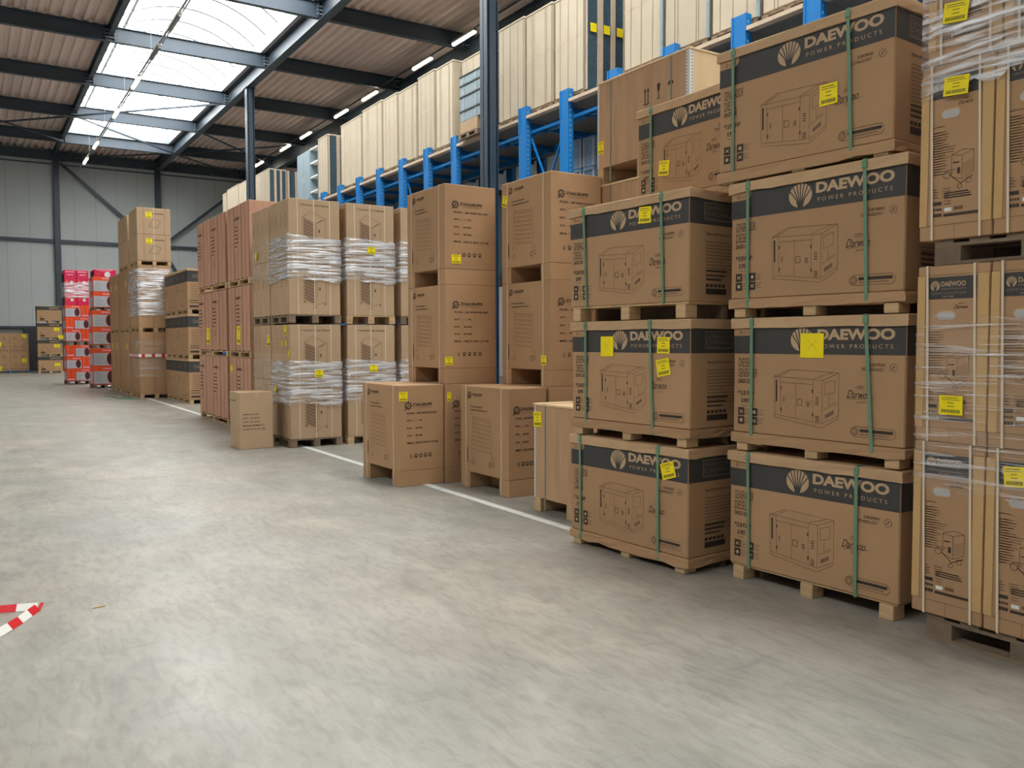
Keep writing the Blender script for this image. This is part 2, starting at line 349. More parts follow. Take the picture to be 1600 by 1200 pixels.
def build_steel():
    n = 2
    def st(m, lab, cat):
        nonlocal n; o = m.build('trim_%d' % n); n += 1; return structure(o, lab, cat)
    for i in range(11):
        y = 50.15-i*5.84
        m = MB(); isect(m, 'x', -20, 20.8, y, 11.94, .2, .52)
        for x in (4.4, 9.88, 15.2):      # bolted end plates
            m.box(x-.16, y-.13, 12.0, x-.13, y+.13, 12.4, 'navy'); m.box(x+.13, y-.13, 12.0, x+.16, y+.13, 12.4, 'navy')
            for s in (-1, 1):
                for q in (0, 1, 2): m.box(x-.19, y+s*.08-.015, 12.06+q*.12, x+.19, y+s*.08+.015, 12.09+q*.12, 'trimgrey')
        st(m, 'navy steel roof beam running across the hall, %s from the far wall' % ['first','second','third','fourth','fifth','sixth','seventh','eighth','ninth','tenth','eleventh'][i], 'roof beam')
    m = MB(); isect(m, 'y', -10, 55.2, 9.88, 11.86, .30, .62, .025); st(m, 'deep navy main roof girder beside the roof light', 'roof beam')
    m = MB(); isect(m, 'y', -10, 55.2, 15.28, 11.5, .30, .7, .025); st(m, 'deep navy roof girder beyond the row of tube lights', 'roof beam')
    m = MB(); isect(m, 'y', -10, 55.2, 4.42, 12.12, .16, .33, .015); st(m, 'slim navy purlin along the left edge of the roof light', 'roof beam')
    m = MB(); isect(m, 'y', -10, 55.2, -6.8, 11.86, .3, .62, .025); st(m, 'navy roof girder over the open floor', 'roof beam')
    m = MB(); isect(m, 'x', -20, 20.8, 55.05, 11.9, .2, .5); st(m, 'navy beam at the top of the far wall', 'roof beam')
    for x, y, nm in [(9.88, 35.2, 'navy steel column rising through the far cartons'), (9.88, 16.4, 'navy steel column in front of the blue rack'), (9.88, -2.5, 'navy steel column near the front of the hall')]:
        m = MB(); h = 11.86; a = .15
        m.box(x-a, y-a, 0, x-a+.022, y+a, h, 'navy'); m.box(x+a-.022, y-a, 0, x+a, y+a, h, 'navy'); m.box(x-a, y-.012, 0, x+a, y+.012, h, 'navy')
        m.box(x-.22, y-.22, 0, x+.22, y+.22, .03, 'navy'); m.box(x-.2, y-.2, h-.03, x+.2, y+.2, h, 'navy')
        m.box(x-.08, y-a-.012, 0, x+.08, y-a+.0, h, 'navy')
        st(m, nm, 'column')
    for i, x in enumerate((-17, -11.7, -6.3, -.95, 4.47, 9.88, 15.28)):
        m = MB(); isect(m, 'z', 0, 11.9, x, 54.95, .3, .3, .02); st(m, 'navy steel post against the far wall, %s from its left end' % ['first','second','third','fourth','fifth','sixth','seventh'][i], 'column')
    m = MB(); m.box(-20, 55.12, 7.28, 20.8, 55.28, 7.46, 'navy'); st(m, 'navy horizontal rail halfway up the far wall', 'wall rail')
    m = MB(); m.box(-20, 55.12, 2.4, 20.8, 55.24, 2.52, 'navy'); st(m, 'navy horizontal rail above the plinth of the far wall', 'wall rail')
    m = MB(); W_ = 55.0
    for a, b in [((4.7, 11.75), (9.7, 7.4)), ((10.05, 7.4), (15.1, 11.6)), ((10.0, 7.3), (12.9, 2.3)), ((4.6, 2.2), (9.7, 7.3))][:3]:
        m.bar((a[0], W_, a[1]), (b[0], W_, b[1]), .16, .1, 'navy', (0, 1, 0))
    m.box(9.7, 54.9, 7.1, 10.06, 54.93, 7.6, 'navy'); st(m, 'navy diagonal wind braces on the far wall', 'brace')
    m = MB()
    for a, b in [((-1.0, 44.2), (4.4, 50.0)), ((4.4, 44.2), (9.8, 38.4)), ((-1.0, 50.0), (4.4, 44.2)), ((4.4, 44.2), (9.8, 50.0)), ((4.4, 55), (9.8, 50)), ((9.9, 44.2), (15.2, 50)), ((9.9, 50), (15.2, 44.2)), ((9.9, 50.2), (15.2, 54.8))]:
        m.bar((a[0], a[1], 11.98), (b[0], b[1], 11.98), .07, .07, 'navy')
    st(m, 'thin navy diagonal bracing rods under the roof near the far wall', 'brace')
    m = MB(); y = 54.7
    m.prof([(y+.04*math.cos(i*math.pi/4), 11.62+.04*math.sin(i*math.pi/4)) for i in range(8)], -20, 20.7, 'x', 'navy')
    for i in range(20): m.box(-19+i*2, y-.01, 11.62, -18.98+i*2, y+.01, 12.0, 'trimgrey')
    st(m, 'dark service pipe hung along the top of the far wall', 'pipe')
def lamp_row(x, z, ys, lit, rowname):
    for i, (y, on) in enumerate(zip(ys, lit)):
        r = empty('strip_light', (x, y, z))
        part('lamp_body', 'housing', r, lambda m: m.box(-.07, -.76, .03, .07, .76, .10, 'lamp_body'))
        part(('tube', on), 'tube', r, lambda m: m.prof([(.062*math.cos(k*math.pi/4), -.01+.045*math.sin(k*math.pi/4)) for k in range(8)], -.74, .74, 'y', 'lamp' if on else 'trimgrey'))
        tag(r, ('lit' if on else 'unlit') + ' strip light ' + rowname + ', ' + ['first','second','third','fourth','fifth','sixth','seventh','eighth','ninth'][i] + ' from the far wall', 'light', 'strip lights ' + rowname)
    m = MB(); m.box(x-.03, min(ys)-2, z+.102, x+.03, 54.5, z+.14, 'navy' if x > 10 else 'trimgrey')
    y = min(ys)-1.9
    while y < 54: m.box(x-.006, y, z+.14, x+.006, y+.012, 12.1 if x > 10 else 12.2, 'trimgrey'); y += 2.92
    if x < 10: m.prof([(x+.3+.03*math.cos(i*math.pi/3), 11.75+.03*math.sin(i*math.pi/3)) for i in range(6)], min(ys)-2, 54.5, 'y', 'trimgrey')
    o = m.build('light_track')
    tag(o, 'long thin mounting track of the strip lights ' + rowname, 'light track')

# ------------------------------------------------------------ small shared pieces
def pallet_mesh(W, L, H, mat):
    def f(m):
        t = H*.12
        n = 6
        for i in range(n):
            y = -L/2+(L-.1)*i/(n-1); m.box(-W/2, y, H-t, W/2, y+.1, H, mat)
        for x in (-W/2, -.05, W/2-.1):
            m.box(x, -L/2, H-2*t, x+.1, L/2, H-t, mat); m.box(x, -L/2, 0, x+.1, L/2, t, mat)
            for y in (-L/2, -.06, L/2-.12): m.box(x, y, t, x+.1, y+.12, H-2*t, mat)
    return f
def pallet(x0, y0, x1, y1, z, H, label, mat='wood', group=None, detailed=False):
    W, L = round(x1-x0, 3), round(y1-y0, 3)
    if not detailed:
        o = part(('pal', W, L, H, mat), 'wooden_pallet', None, pallet_mesh(W, L, H, mat)); o.location = ((x0+x1)/2, (y0+y1)/2, z)
    else:
        o = empty('wooden_pallet', ((x0+x1)/2, (y0+y1)/2, z)); t = H*.13; k = (W, L, H, mat)
        def top(m):
            for i in range(6):
                y = -L/2+(L-.1)*i/5; m.box(-W/2, y, H-t, W/2, y+.1, H, mat)
            for x in (-W/2, -.05, W/2-.1): m.box(x, -L/2, H-2*t, x+.1, L/2, H-t, mat)
        part(('ptop',)+k, 'deck', o, top)
        for x in (-W/2+.05, 0, W/2-.05):
            part(('pskid',)+k, 'skid', o, lambda m: m.box(-.05, -L/2, 0, .05, L/2, t, mat), (x, 0, 0))
            for y in (-L/2+.07, 0, L/2-.07): part(('pblk',)+k, 'block', o, lambda m: m.box(-.05, -.07, t, .05, .07, H-2*t, mat), (x, y, 0))
    return tag(o, label, 'pallet', group)
def label_part(parent, W, L, face, u, v, w=.13, h=.10, tilt=0, plainy=False, lift=.004, lab=None):
    def f(m):
        m.box(-.001, -w/2, -h/2, .0, w/2, h/2, 'yellow')
        F_ = Face(m, (-.001, w/2, -h/2), (0,-1,0), (-1,0,0), w, h, .0006)
        if plainy:
            F_.line([(w*.35, h*.35), (w*.7, h*.75)], .001, 'labelink'); F_.line([(w*.3, h*.7), (w*.75, h*.3)], .001, 'labelink')
        else:
            F_.rect(w*.1, h*.86, w*.8, h*.9, 'labelink'); F_.rect(w*.1, h*.76, w*.9, h*.79, 'labelink')
            F_.rect(w*.35, h*.6, w*.65, h*.64, 'labelink'); F_.rect(w*.35, h*.42, w*.65, h*.46, 'labelink')
            r = random.Random(3); x = w*.1
            while x < w*.9: 
                d = w*(.012+.03*r.random()); F_.rect(x, h*.1, min(x+d, w*.92), h*.28, 'labelink'); x += d+w*.016
    if face == 'A': loc = (-W/2-lift, L/2-u, v); rz = 0
    else: loc = (-W/2+u, -L/2-lift, v); rz = math.pi/2
    o = part(('lab', w, h, plainy), 'shipping_label', parent, f, loc, (tilt, 0, 0) if face == 'A' else (0, tilt, rz))
    if face == 'E': o.rotation_euler = Matrix.Rotation(math.pi/2, 3, 'Z').to_euler() if not tilt else (Matrix.Rotation(math.pi/2, 3, 'Z') @ Matrix.Rotation(tilt, 3, 'X')).to_euler()
    return o
def film(name, x0, y0, x1, y1, zb, zt, mat, label, wob=.012, drop=0.0, pad=.012, labels=()):
    """wrinkled tube of film around a load; zb/zt heights, drop slants its edges"""
    r = random.Random(hash((round(x0*100), round(y0*100), round(zb*100))) & 0xffff); m = MB(); pad0 = pad
    x0 -= pad; y0 -= pad; x1 += pad; y1 += pad
    per = []
    nx, ny = 10, 14
    for i in range(ny): per.append((x0, y1-(y1-y0)*i/ny))
    for i in range(nx): per.append((x0+(x1-x0)*i/nx, y0))
    for i in range(ny): per.append((x1, y0+(y1-y0)*i/ny))
    for i in range(nx): per.append((x1-(x1-x0)*i/nx, y1))
    cx, cy = (x0+x1)/2, (y0+y1)/2; nz = 12; n = len(per); vs_ = []
    for k in range(nz+1):
        for i, (x, y) in enumerate(per):
            t = k/nz; z = zb+(zt-zb)*t+drop*math.sin(i*2*math.pi/n)*1.0
            if k in (0, nz): z += (r.random()-.5)*.05
            e = (r.random())*wob
            corner = i in (0, ny, ny+nx, 2*ny+nx)
            dx = (-e if x == x0 else e*.1 if x == x1 else 0); dy = (-e if y == y0 else e*.1 if y == y1 else 0)
            if corner: dx *= .2; dy *= .2
            vs_.append((x-cx+dx, y-cy+dy, z-zb))
    fs = [(k*n+i, k*n+(i+1) % n, (k+1)*n+(i+1) % n, (k+1)*n+i) for k in range(nz) for i in range(n)]
    m.add(vs_, fs, mat); o = m.build(name); o.location = (cx, cy, zb)
    for p in o.data.polygons: p.use_smooth = True
    for lb in labels: label_part(o, x1-x0, y1-y0, *lb[:2], lb[2]-zb, *lb[3:]) if False else label_part(o, x1-x0, y1-y0, lb[0], lb[1], lb[2]-zb, *lb[3:])
    return tag(o, label, 'stretch film')

# ------------------------------------------------------------ generator cartons
def flower(F, cx, cy, w, h, mat, dark):
    n = 28
    F.circ(cx, cy, w/2, mat, 1.6, n, h/2)
    # dark stalks fanning up from the bottom, beige petals between them
    for i in range(-3, 4):
        a = i*.27; x1 = cx+math.sin(a)*w*.62; y1 = cy-h*.5+math.cos(a)*h*1.04
        F.line([(cx+i*w*.028, cy-h*.5), (cx+i*w*.055, cy-h*.18), (x1, y1)], w*.046, dark, 1.9)
    for i in range(-2, 3):
        a = i*.27+.0; x0 = cx+math.sin(a)*w*.50; y0 = cy-h*.5+math.cos(a)*h*.86; x1 = cx+math.sin(a)*w*.56; y1 = cy-h*.5+math.cos(a)*h*1.02
        F.line([(x0+w*.03, y0), (x1+w*.03, y1)], w*.06, mat, 1.7)
def genset_drawing(F, x0, y0, x1, y1):
    w = x1-x0; h = y1-y0; P = lambda u, v: (x0+u*w, y0+v*h); k = .0022; I = 'ink_line'
    F.line([P(0,.86), P(.25,1), P(1,.96), P(.76,.82), P(0,.86)], k, I); F.line([P(.03,.84), P(.27,.97)], k, I); F.line([P(.62,.84), P(.9,.96)], k, I)
    F.line([P(0,.86), P(.02,.16), P(.76,.05), P(.76,.82)], k, I); F.line([P(.76,.05), P(1,.22), P(1,.96)], k, I)
    F.line([P(.02,.16), P(.02,.10), P(.76,-.02), P(1,.17), P(1,.22)], k, I)
    F.line([P(.1,.76), P(.62,.74)], k, I); F.line([P(.1,.85), P(.12,.16)], k, I); F.line([P(.35,.75), P(.36,.12)], k, I); F.line([P(.62,.83), P(.62,.08)], k, I)
    F.line([P(.80,.78), P(.94,.83), P(.94,.62), P(.80,.56)], k, I, closed=True); F.line([P(.78,.3), P(.97,.42)], k, I); F.line([P(.86,.55), P(.86,.38), P(.97,.45)], k, I)
    F.poly([P(.81,.15), P(.93,.24), P(.93,.31), P(.81,.22)], 'ink_soft', 1.3)
    F.line([P(.04,.80), P(.045,.4)], .011, 'ink', 1.5)
    for a, b in ((.115,.66),(.12,.26),(.61,.62),(.62,.2)): F.rect(*P(a-.012,b-.03), *P(a+.015,b+.03), I, 1.4)
    F.line([P(.38,.36), P(.45,.35), P(.45,.46), P(.38,.47)], .004, I, closed=True)
    for a, b, c, d in ((.15,.4,.18,.5),(.52,.34,.57,.44),(.66,.38,.71,.54),(.66,.08,.72,.2)): 
        for q in range(4): F.rect(*P(a, b+(d-b)*q/4), *P(c, b+(d-b)*(q+.5)/4), I, 1.4)
def pill(F, u0, v0, u1, v1):
    h = v1-v0; F.line([(u0+h*.5, v1), (u1-h*.3, v1), (u1, v1-h*.3), (u1, v0+h*.3), (u1-h*.3, v0), (u0+h*.5, v0), (u0+h*.2, v0+h*.3), (u0+h*.2, v1-h*.3)], .003, 'ink_line', closed=True)
    F.circ(u0+h*.45, (v0+v1)/2, h*.42, 'ink_line', 1.5); F.circ(u0+h*.45, (v0+v1)/2, h*.30, 'kraft', 1.7); F.ring(u0+h*.45, (v0+v1)/2, h*.18, .003, 'ink', 1.9)
    F.rect(u0+h*1.05, v0+h*.48, u1-h*.25, v0+h*.78, 'ink', 1.5); F.rect(u0+h*1.1, v0+h*.22, u1-h*.6, v0+h*.32, 'ink_soft', 1.5)
def icons(F, u, v, s, n=2):
    for i in range(2):
        for j in range(2):
            a = u+i*s*2.05; b = v-j*s*1.12
            F.rect(a, b, a+s, b+s, 'ink', 1.4)
            if (i+j) % 2: F.circ(a+s*.5, b+s*.5, s*.24, 'kraft_lid', 1.7, 8)
            else: F.line([(a+s*.25, b+s*.3), (a+s*.75, b+s*.7)], s*.12, 'kraft_lid', 1.7); F.line([(a+s*.25, b+s*.7), (a+s*.75, b+s*.3)], s*.1, 'kraft_lid', 1.7)
            for q in range(3): F.rect(a+s*1.12, b+s*(.2+.28*q), a+s*(1.7+.2*((q+i) % 2)), b+s*(.28+.28*q), 'ink_soft', 1.4)
def gen_body(m, W, L, zb, H, l1, l2, model):
    m.box(-W/2, -L/2, zb, W/2, L/2, H, 'kraft', .008)
    A, Ef = faces(m, W, L, H)
    lid = .062; bt = H-.01; bb = H-.222; z0 = zb
    A.rect(.002, bb, L-.004, bt, 'band'); Ef.rect(.004, bb, W-.004, bt, 'band')
    # beige tab with round corner at the left of the band
    t0 = H-lid-.042; pts = [(.003, t0), (.125, t0)]+[(.125+.035*math.sin(a), t0+.035-.035*math.cos(a)) for a in (.4,.8,1.2,1.57)]+[(.16, bt), (.003, bt)]
    A.poly(pts, 'kraft', 1.4); A.ring(.06, t0+.022, .009, .004, 'ink', 1.9); A.text('DAEWOO', .08, t0+.013, .05, .014, 'ink_soft', 1.9)
    flower(A, .440*L, bb+.090, .165, .145, 'bandprint', 'band')
    A.text('DAEWOO', .53*L, bb+.088, .415*L, .066, 'bandprint', bold=.045)
    A.text('P O W E R   P R O D U C T S', .54*L, bb+.038, .395*L, .024, 'bandprint')
    x = .035*L
    A.text(l1, x, bb-.088, .155 if len(l1) > 6 else .10, .058, 'ink', bold=-.01)
    A.text(l2, x, bb-.157, .155 if len(l2) > 6 else .10, .058, 'ink', bold=-.01)
    A.text(model, x, bb-.197, .105, .028, 'ink', bold=.012)
    A.text('*13.8 KVA*', x, bb-.278, .135, .034, 'ink', bold=.02); A.text('0.997', x+.025, bb-.328, .065, .032, 'ink', bold=.015); A.rect(x+.03, bb-.347, x+.08, bb-.342, 'ink_soft')
    icons(A, x, z0+.115, .052)
    genset_drawing(A, .27*L, z0+.085, .655*L, z0+.43)
    A.text('100%', .745*L, z0+.325, .055, .022, 'ink_soft', shear=.4)
    A.text('Darwoo', .70*L, z0+.27, .155, .048, 'ink', shear=.5, bold=-.005); A.line([(.70*L, z0+.262), (.85*L, z0+.278)], .0025, 'ink_soft'); A.text('power', .75*L, z0+.238, .06, .016, 'ink_soft', shear=.5)
    A.text('EUROPEAN', .815*L, bb-.065, .10, .018, 'ink', shear=.2); A.text('TECHNOLOGY', .775*L, bb-.092, .14, .018, 'ink', shear=.2)
    A.ring(.94*L, bb-.07, .022, .003, 'ink_line'); A.line([(.94*L-.01, bb-.08), (.94*L+.008, bb-.06)], .004, 'ink')
    pill(A, .72*L, z0+.045, .955*L, z0+.105)
    # end face
    Ef.rect(.19*W, bb+.03, .56*W, bb+.15, 'bandsoft', 1.3); Ef.rect(.2*W, bb+.037, .55*W, bb+.143, 'band', 1.5)
    Ef.text(l1, .21*W, bb+.1, .33*W, .03, 'bandsoft', 1.9); Ef.text(l2, .21*W, bb+.06, .33*W, .03, 'bandsoft', 1.9); Ef.text(model, .22*W, bb+.04, .15*W, .013, 'bandsoft', 1.9)
    flower(Ef, .74*W, bb+.09, .11, .095, 'bandsoft', 'band')
    Ef.text('Specifications', .22*W, bb-.075, .33*W, .022, 'ink', bold=.01)
    Ef.lines(.22*W, bb-.12, .5*W, 12, .0225, .006, 'ink_soft', 5); Ef.lines(.22*W, z0+.21, .4*W, 3, .03, .012, 'ink', 9)
    Ef.lines(.66*W, z0+.25, .25*W, 8, .02, .006, 'ink_soft', 2)
    for i in range(5): Ef.rect(.22*W+i*.055*W, z0+.105, .26*W+i*.055*W, z0+.127, 'ink', 1.4)
    Ef.rect(.22*W, z0+.055, .5*W, z0+.095, 'ink', 1.4); Ef.rect(.73*W, z0+.055, .92*W, z0+.09, 'ink', 1.4)
def gen_carton(cx, cy, z, rot, H, l1, l2, label, group, W=.76, L=1.24, strap_lean=(0, 0), block=.070, skirt=True, wood='wood', strap_u=(.12, .80), labels=(), bulge=0):
    r = empty('generator_carton', (cx, cy, z), rot)
    bz = block
    part(('gen', W, L, bz, H, l1, l2, bulge), 'carton_body', r, lambda m: gen_body(m, W, L, bz+(.05 if skirt else 0), H-.012, l1, l2, 'DAGFS-15SE'))
    def lidf(m):
        e = .014; n = 12; t = .064
        m.wavy(-W/2-e, -L/2-e, H-t, W/2+e, L/2+e, H, 'kraft_lid', .007, int(z*100))
    part(('genlid', W, L, H, z), 'lid', r, lidf)
    def basef(m):
        if skirt: m.wavy(-W/2-.009, -L/2-.009, bz-.012, W/2+.004, L/2+.009, bz+.05, 'kraft', .012, int(z*90)+3)
        else: m.box(-W/2+.01, -L/2+.01, bz-.012, W/2-.01, L/2-.01, bz+.006, wood, .003)
        for xx in (0.0, W/2-.09): m.box(xx, -L/2+.02, .0, xx+.04, L/2-.02, bz-.012, 'wood_grey')  # inner stringers added to block light showing through the gap below the carton
        for yy in (-L/2+.13, L/2-.17): m.box(-W/2+.14, yy, .0, W/2-.1, yy+.03, bz-.012, 'wood_grey')
    b = part(('genbase', W, L, bz, skirt, wood, z), 'base_frame', r, basef)
    for yy in (-L/2+.075, 0.0, L/2-.075):
        for xx in (-W/2+.06, W/2-.06):
            part(('blk', wood, bz), 'pallet_block', b, lambda m: m.box(-.06, -.045, 0, .06, .045, bz-.012, wood, .004), (xx, yy, 0))
    for k, u in enumerate(strap_u):
        y = L/2-u*L; ln = strap_lean[k]
        def sf(m):
            o_ = .02; w_ = .022
            m.bar((-W/2-o_-.003, y, H+.004), (-W/2-o_+.008, y-ln, bz-.01), w_, .0025, 'green', (1, 0, 0)) if False else None
            a = [(-W/2-.004, y-ln, bz+.0), (-W/2-.017, y, H-.0)]
            for (p, q) in (((-W/2-.012, y-ln), (-W/2-.020, y)),):
                m.add([(p[0], p[1]-w_/2, bz-.012), (p[0], p[1]+w_/2, bz-.012), (q[0], q[1]+w_/2, H-.006), (q[0], q[1]-w_/2, H-.006),
                       (p[0]+.003, p[1]-w_/2, bz-.012), (p[0]+.003, p[1]+w_/2, bz-.012), (q[0]+.003, q[1]+w_/2, H-.006), (q[0]+.003, q[1]-w_/2, H-.006)],
                      [(3,2,1,0),(4,5,6,7),(0,1,5,4),(1,2,6,5),(2,3,7,6),(3,0,4,7)], 'green')
            m.box(-W/2-.020, y-w_/2, H-.006, W/2+.02, y+w_/2, H+.004, 'green')
            m.box(W/2+.012, y-w_/2, bz-.012, W/2+.018, y+w_/2, H, 'green')
            m.box(-W/2-.024, y-.017, H-.05, -W/2-.014, y+.017, H-.01, 'green', .002)
        part(('gstrap', W, L, H, bz, u, ln), 'strap', r, sf)
    for lb in labels: label_part(r, W, L, *lb)
    return tag(r, label, 'carton', group)
def build_generators():
    G = 'strapped generator cartons stacked beside the aisle'
    rot = -math.radians(-3.2)
    def pos(nx, ny, L=1.24, W=.76, a=rot):     # near aisle-side corner -> centre
        c, s = math.cos(a), math.sin(a); return (nx+W/2*c-L/2*s, ny+W/2*s+L/2*c)
    # right-hand stack of four
    x, y = pos(4.40, 2.83, 1.21)
    D = ('GENERADOR', 'DIESEL')
    st = 'of the four-high strapped stack'
    gen_carton(x, y, 0, rot, .865, *D, 'banded generator carton on pale end-grain blocks, lowest '+st, G, L=1.21, block=.10, skirt=False, strap_lean=(.01, -.0), strap_u=(.13, .78))
    gen_carton(x+.01, y-.01, .872, rot, .88, 'DIESEL', 'GENERATOR', 'generator carton, blank yellow sheet over its logo, second '+st, G, L=1.21, strap_lean=(0, .05), strap_u=(.13, .80), labels=[('A', .50*1.21, .70, .165, .15, 0, True)])
    gen_carton(x-.015, y, 1.757, rot+.005, .882, *D, 'generator carton without a yellow sticker, third from the floor '+st, G, L=1.21, strap_lean=(.0, .02), strap_u=(.12, .80))
    gen_carton(x-.03, y+.09, 2.643, rot+.01, .875, *D, 'generator carton with a yellow sticker over its drawing, topmost '+st, G, L=1.235, strap_lean=(.0, .03), strap_u=(.1, .77), block=.03, labels=[('A', .665*1.24, .42, .12, .125)])
    # left-hand stack of three
    x, y = pos(4.10, 4.20)
    st = 'of the three-high strapped stack'
    gen_carton(x, y, 0, rot, .865, *D, 'generator carton with a tilted yellow sticker, lowest '+st, G, labels=[('A', .85*1.24, .70, .13, .115, -.3)], strap_u=(.10, .78), block=.06)
    gen_carton(x+.01, y+.0, .872, rot, .88, *D, 'generator carton with three yellow stickers, middle one '+st, G, labels=[('A', .33*1.24, .69, .14, .15, 0, True), ('A', .80*1.24, .70, .12, .115), ('A', .80*1.24, .545, .125, .12, -.18)], strap_u=(.14, .70), strap_lean=(0, .03), block=.075)
    gen_carton(x+.005, y+.02, 1.757, rot+.004, .875, *D, 'generator carton, yellow sticker over its brand name, topmost '+st, G, labels=[('A', .665*1.24, .74, .12, .115, .05)], strap_u=(.14, .80), strap_lean=(.03, .02), block=.11, skirt=False)
    # row behind, carrying a fourth carton that sits back from the front stack
    g2 = 'hidden-row generator cartons'
    for i, z in enumerate((0, .875, 1.75)):
        gen_carton(5.30, 4.86, z, 0, .87, *D, 'generator carton hidden behind the three-high strapped stack, '+ORD[i], g2, strap_u=(.13, .80))
    gen_carton(4.60+.38, 4.235+.535, 2.634, 0, .81, *D, 'generator carton set back on top of the three-high strapped stack, below the marked crate', g2, L=1.07, block=.04, strap_u=(.15, .86), labels=[('A', .27*1.12, .31, .115, .115, .1)])

# ------------------------------------------------------------ welder cartons at the right edge
def weld_body(m, W, L, H):
    m.box(-W/2, -L/2, 0, W/2, L/2, H, 'kraft', .005)
    A, Ef = faces(m, W, L, H)
    bb = H-.175
    A.rect(.05, bb, L-.065, bb+.115, 'band'); flower(A, .085+.012, bb+.07, .05, .052, 'bandprint', 'band')
    A.text('DAEWOO', .13, bb+.065, .13, .026, 'bandprint', bold=.025); A.text('P O W E R  P R O D U C T S', .13, bb+.048, .13, .008, 'bandprint')
    A.text('INVERTER WELDING MACHINE', .075, bb+.024, .19, .012, 'bandsoft', bold=.01); A.text('DW 300C', .14, bb+.008, .06, .009, 'bandprint')
    A.text('100%', .225, bb-.03, .028, .011, 'ink_soft', shear=.4); A.text('Darwoo', .20, bb-.052, .075, .02, 'ink', shear=.5)
    n = 10; u0, u1, v = .135, .185, bb-.085
    A.poly([(u0+.0-.026*math.sin(i*math.pi/n), v+.026*math.cos(i*math.pi/n)) for i in range(n+1)]+[(u1+.026*math.sin(i*math.pi/n), v-.026*math.cos(i*math.pi/n)) for i in range(n+1)], 'kraft_lid', 1.3)
    A.poly([(u0+.0-.020*math.sin(i*math.pi/n), v-.002+.02*math.cos(i*math.pi/n)) for i in range(n+1)]+[(u1+.02*math.sin(i*math.pi/n), v-.002-.02*math.cos(i*math.pi/n)) for i in range(n+1)], 'hole', 1.6)
    A.text('Specifications', .065, bb-.15, .065, .011, 'ink', bold=.01)
    A.lines(.065, bb-.175, .13, 17, .0135, .0035, 'ink_soft', 4); A.lines(.065, bb-.175, .09, 17, .0135, .0035, 'ink_line', 8)
    # welder drawing
    x, y, k, I = .17, bb-.43, .0018, 'ink'
    A.line([(x, y+.02), (x, y+.13), (x+.06, y+.15), (x+.115, y+.14), (x+.115, y+.03), (x+.055, y), (x, y+.02)], k, I); A.line([(x, y+.13), (x+.055, y+.12), (x+.115, y+.14)], k, I); A.line([(x+.055, y+.12), (x+.055, y)], k, I)
    A.rect(x+.008, y+.085, x+.04, y+.091, I, 1.6); A.rect(x+.03, y+.03, x+.045, y+.06, I, 1.4)
    for q in range(6): A.line([(x+.06, y+.02+q*.011), (x+.11, y+.04+q*.011)], k, 'ink_line')
    for a, b, s in ((x-.025, y+.03, .018), (x+.045, y-.035, .012), (x+.09, y-.01, .014)): A.ring(a, b, s, k*1.3, I, n=12)
    A.line([(x-.01, y+.03), (x+.05, y-.02), (x+.11, y+.01)], k*2, I)
    # info blocks
    A.lines(.065, .26, .05, 4, .014, .005, 'ink_line', 3); A.lines(.125, .26, .05, 4, .014, .004, 'ink_line', 6)
    A.rect(.062, .18, .12, .198, 'ink', 1.4)
    for i in range(5): A.rect(.065+i*.012, .152, .073+i*.012, .164, 'ink', 1.4)
    for i in range(4): A.rect(.062+i*.0155, .12, .075+i*.0155, .137, 'ink', 1.4)
    A.lines(.135, .235, .16, 3, .012, .006, 'ink', 5); A.lines(.135, .195, .06, 2, .014, .004, 'ink_soft', 7)
    A.rect(.137, .143, .175, .162, 'white', 1.5); A.rect(.187, .147, .235, .165, 'ink_line', 1.4); A.rect(.132, .118, L-.065, .132, 'ink', 1.4)
    A.line([(L*.5, 0.0), (L*.5, .075)], .0018, 'seam'); A.rect(0, .075, L, .077, 'seam', 1.2); A.rect(0, H-.05, L, H-.0485, 'seam', 1.2)
def welder(x0, y0, L, z, H, label, labels=(), lean=.02):
    W = .74; r = empty('welder_carton', (x0+W/2, y0+L/2, z))
    part(('weld', W, L, H), 'carton_body', r, lambda m: weld_body(m, W, L, H))
    for yy in (L/2-.022, -L/2+.03):
        w2 = .022 if yy > 0 else .028
        part(('cb', w2, H), 'corner_board', r, lambda m: m.box(-.004, -w2, .075, .0, w2, H-.05, 'kraft_edge', .0015), (-W/2-.0005, yy, 0))
    for u in (.055, L-.075):
        y = L/2-u
        part(('ws', u, H, L), 'strap', r, lambda m: (m.add([(-W/2-.009, y-.006+d, q) for d, q in ((-lean, 0), (-lean+.012, 0), (.012, H), (0, H))]+[(-W/2-.006, y-.006+d, q) for d, q in ((-lean, 0), (-lean+.012, 0), (.012, H), (0, H))], [(0,1,2,3),(7,6,5,4),(0,4,5,1),(1,5,6,2),(2,6,7,3),(3,7,4,0)], 'cream_strap'), m.box(-W/2-.008, y-.006, H, W/2, y+.006, H+.002, 'cream_strap')))
    for lb in labels: label_part(r, W, L, *lb)
    return tag(r, label, 'carton', 'tall welder cartons at the right edge')
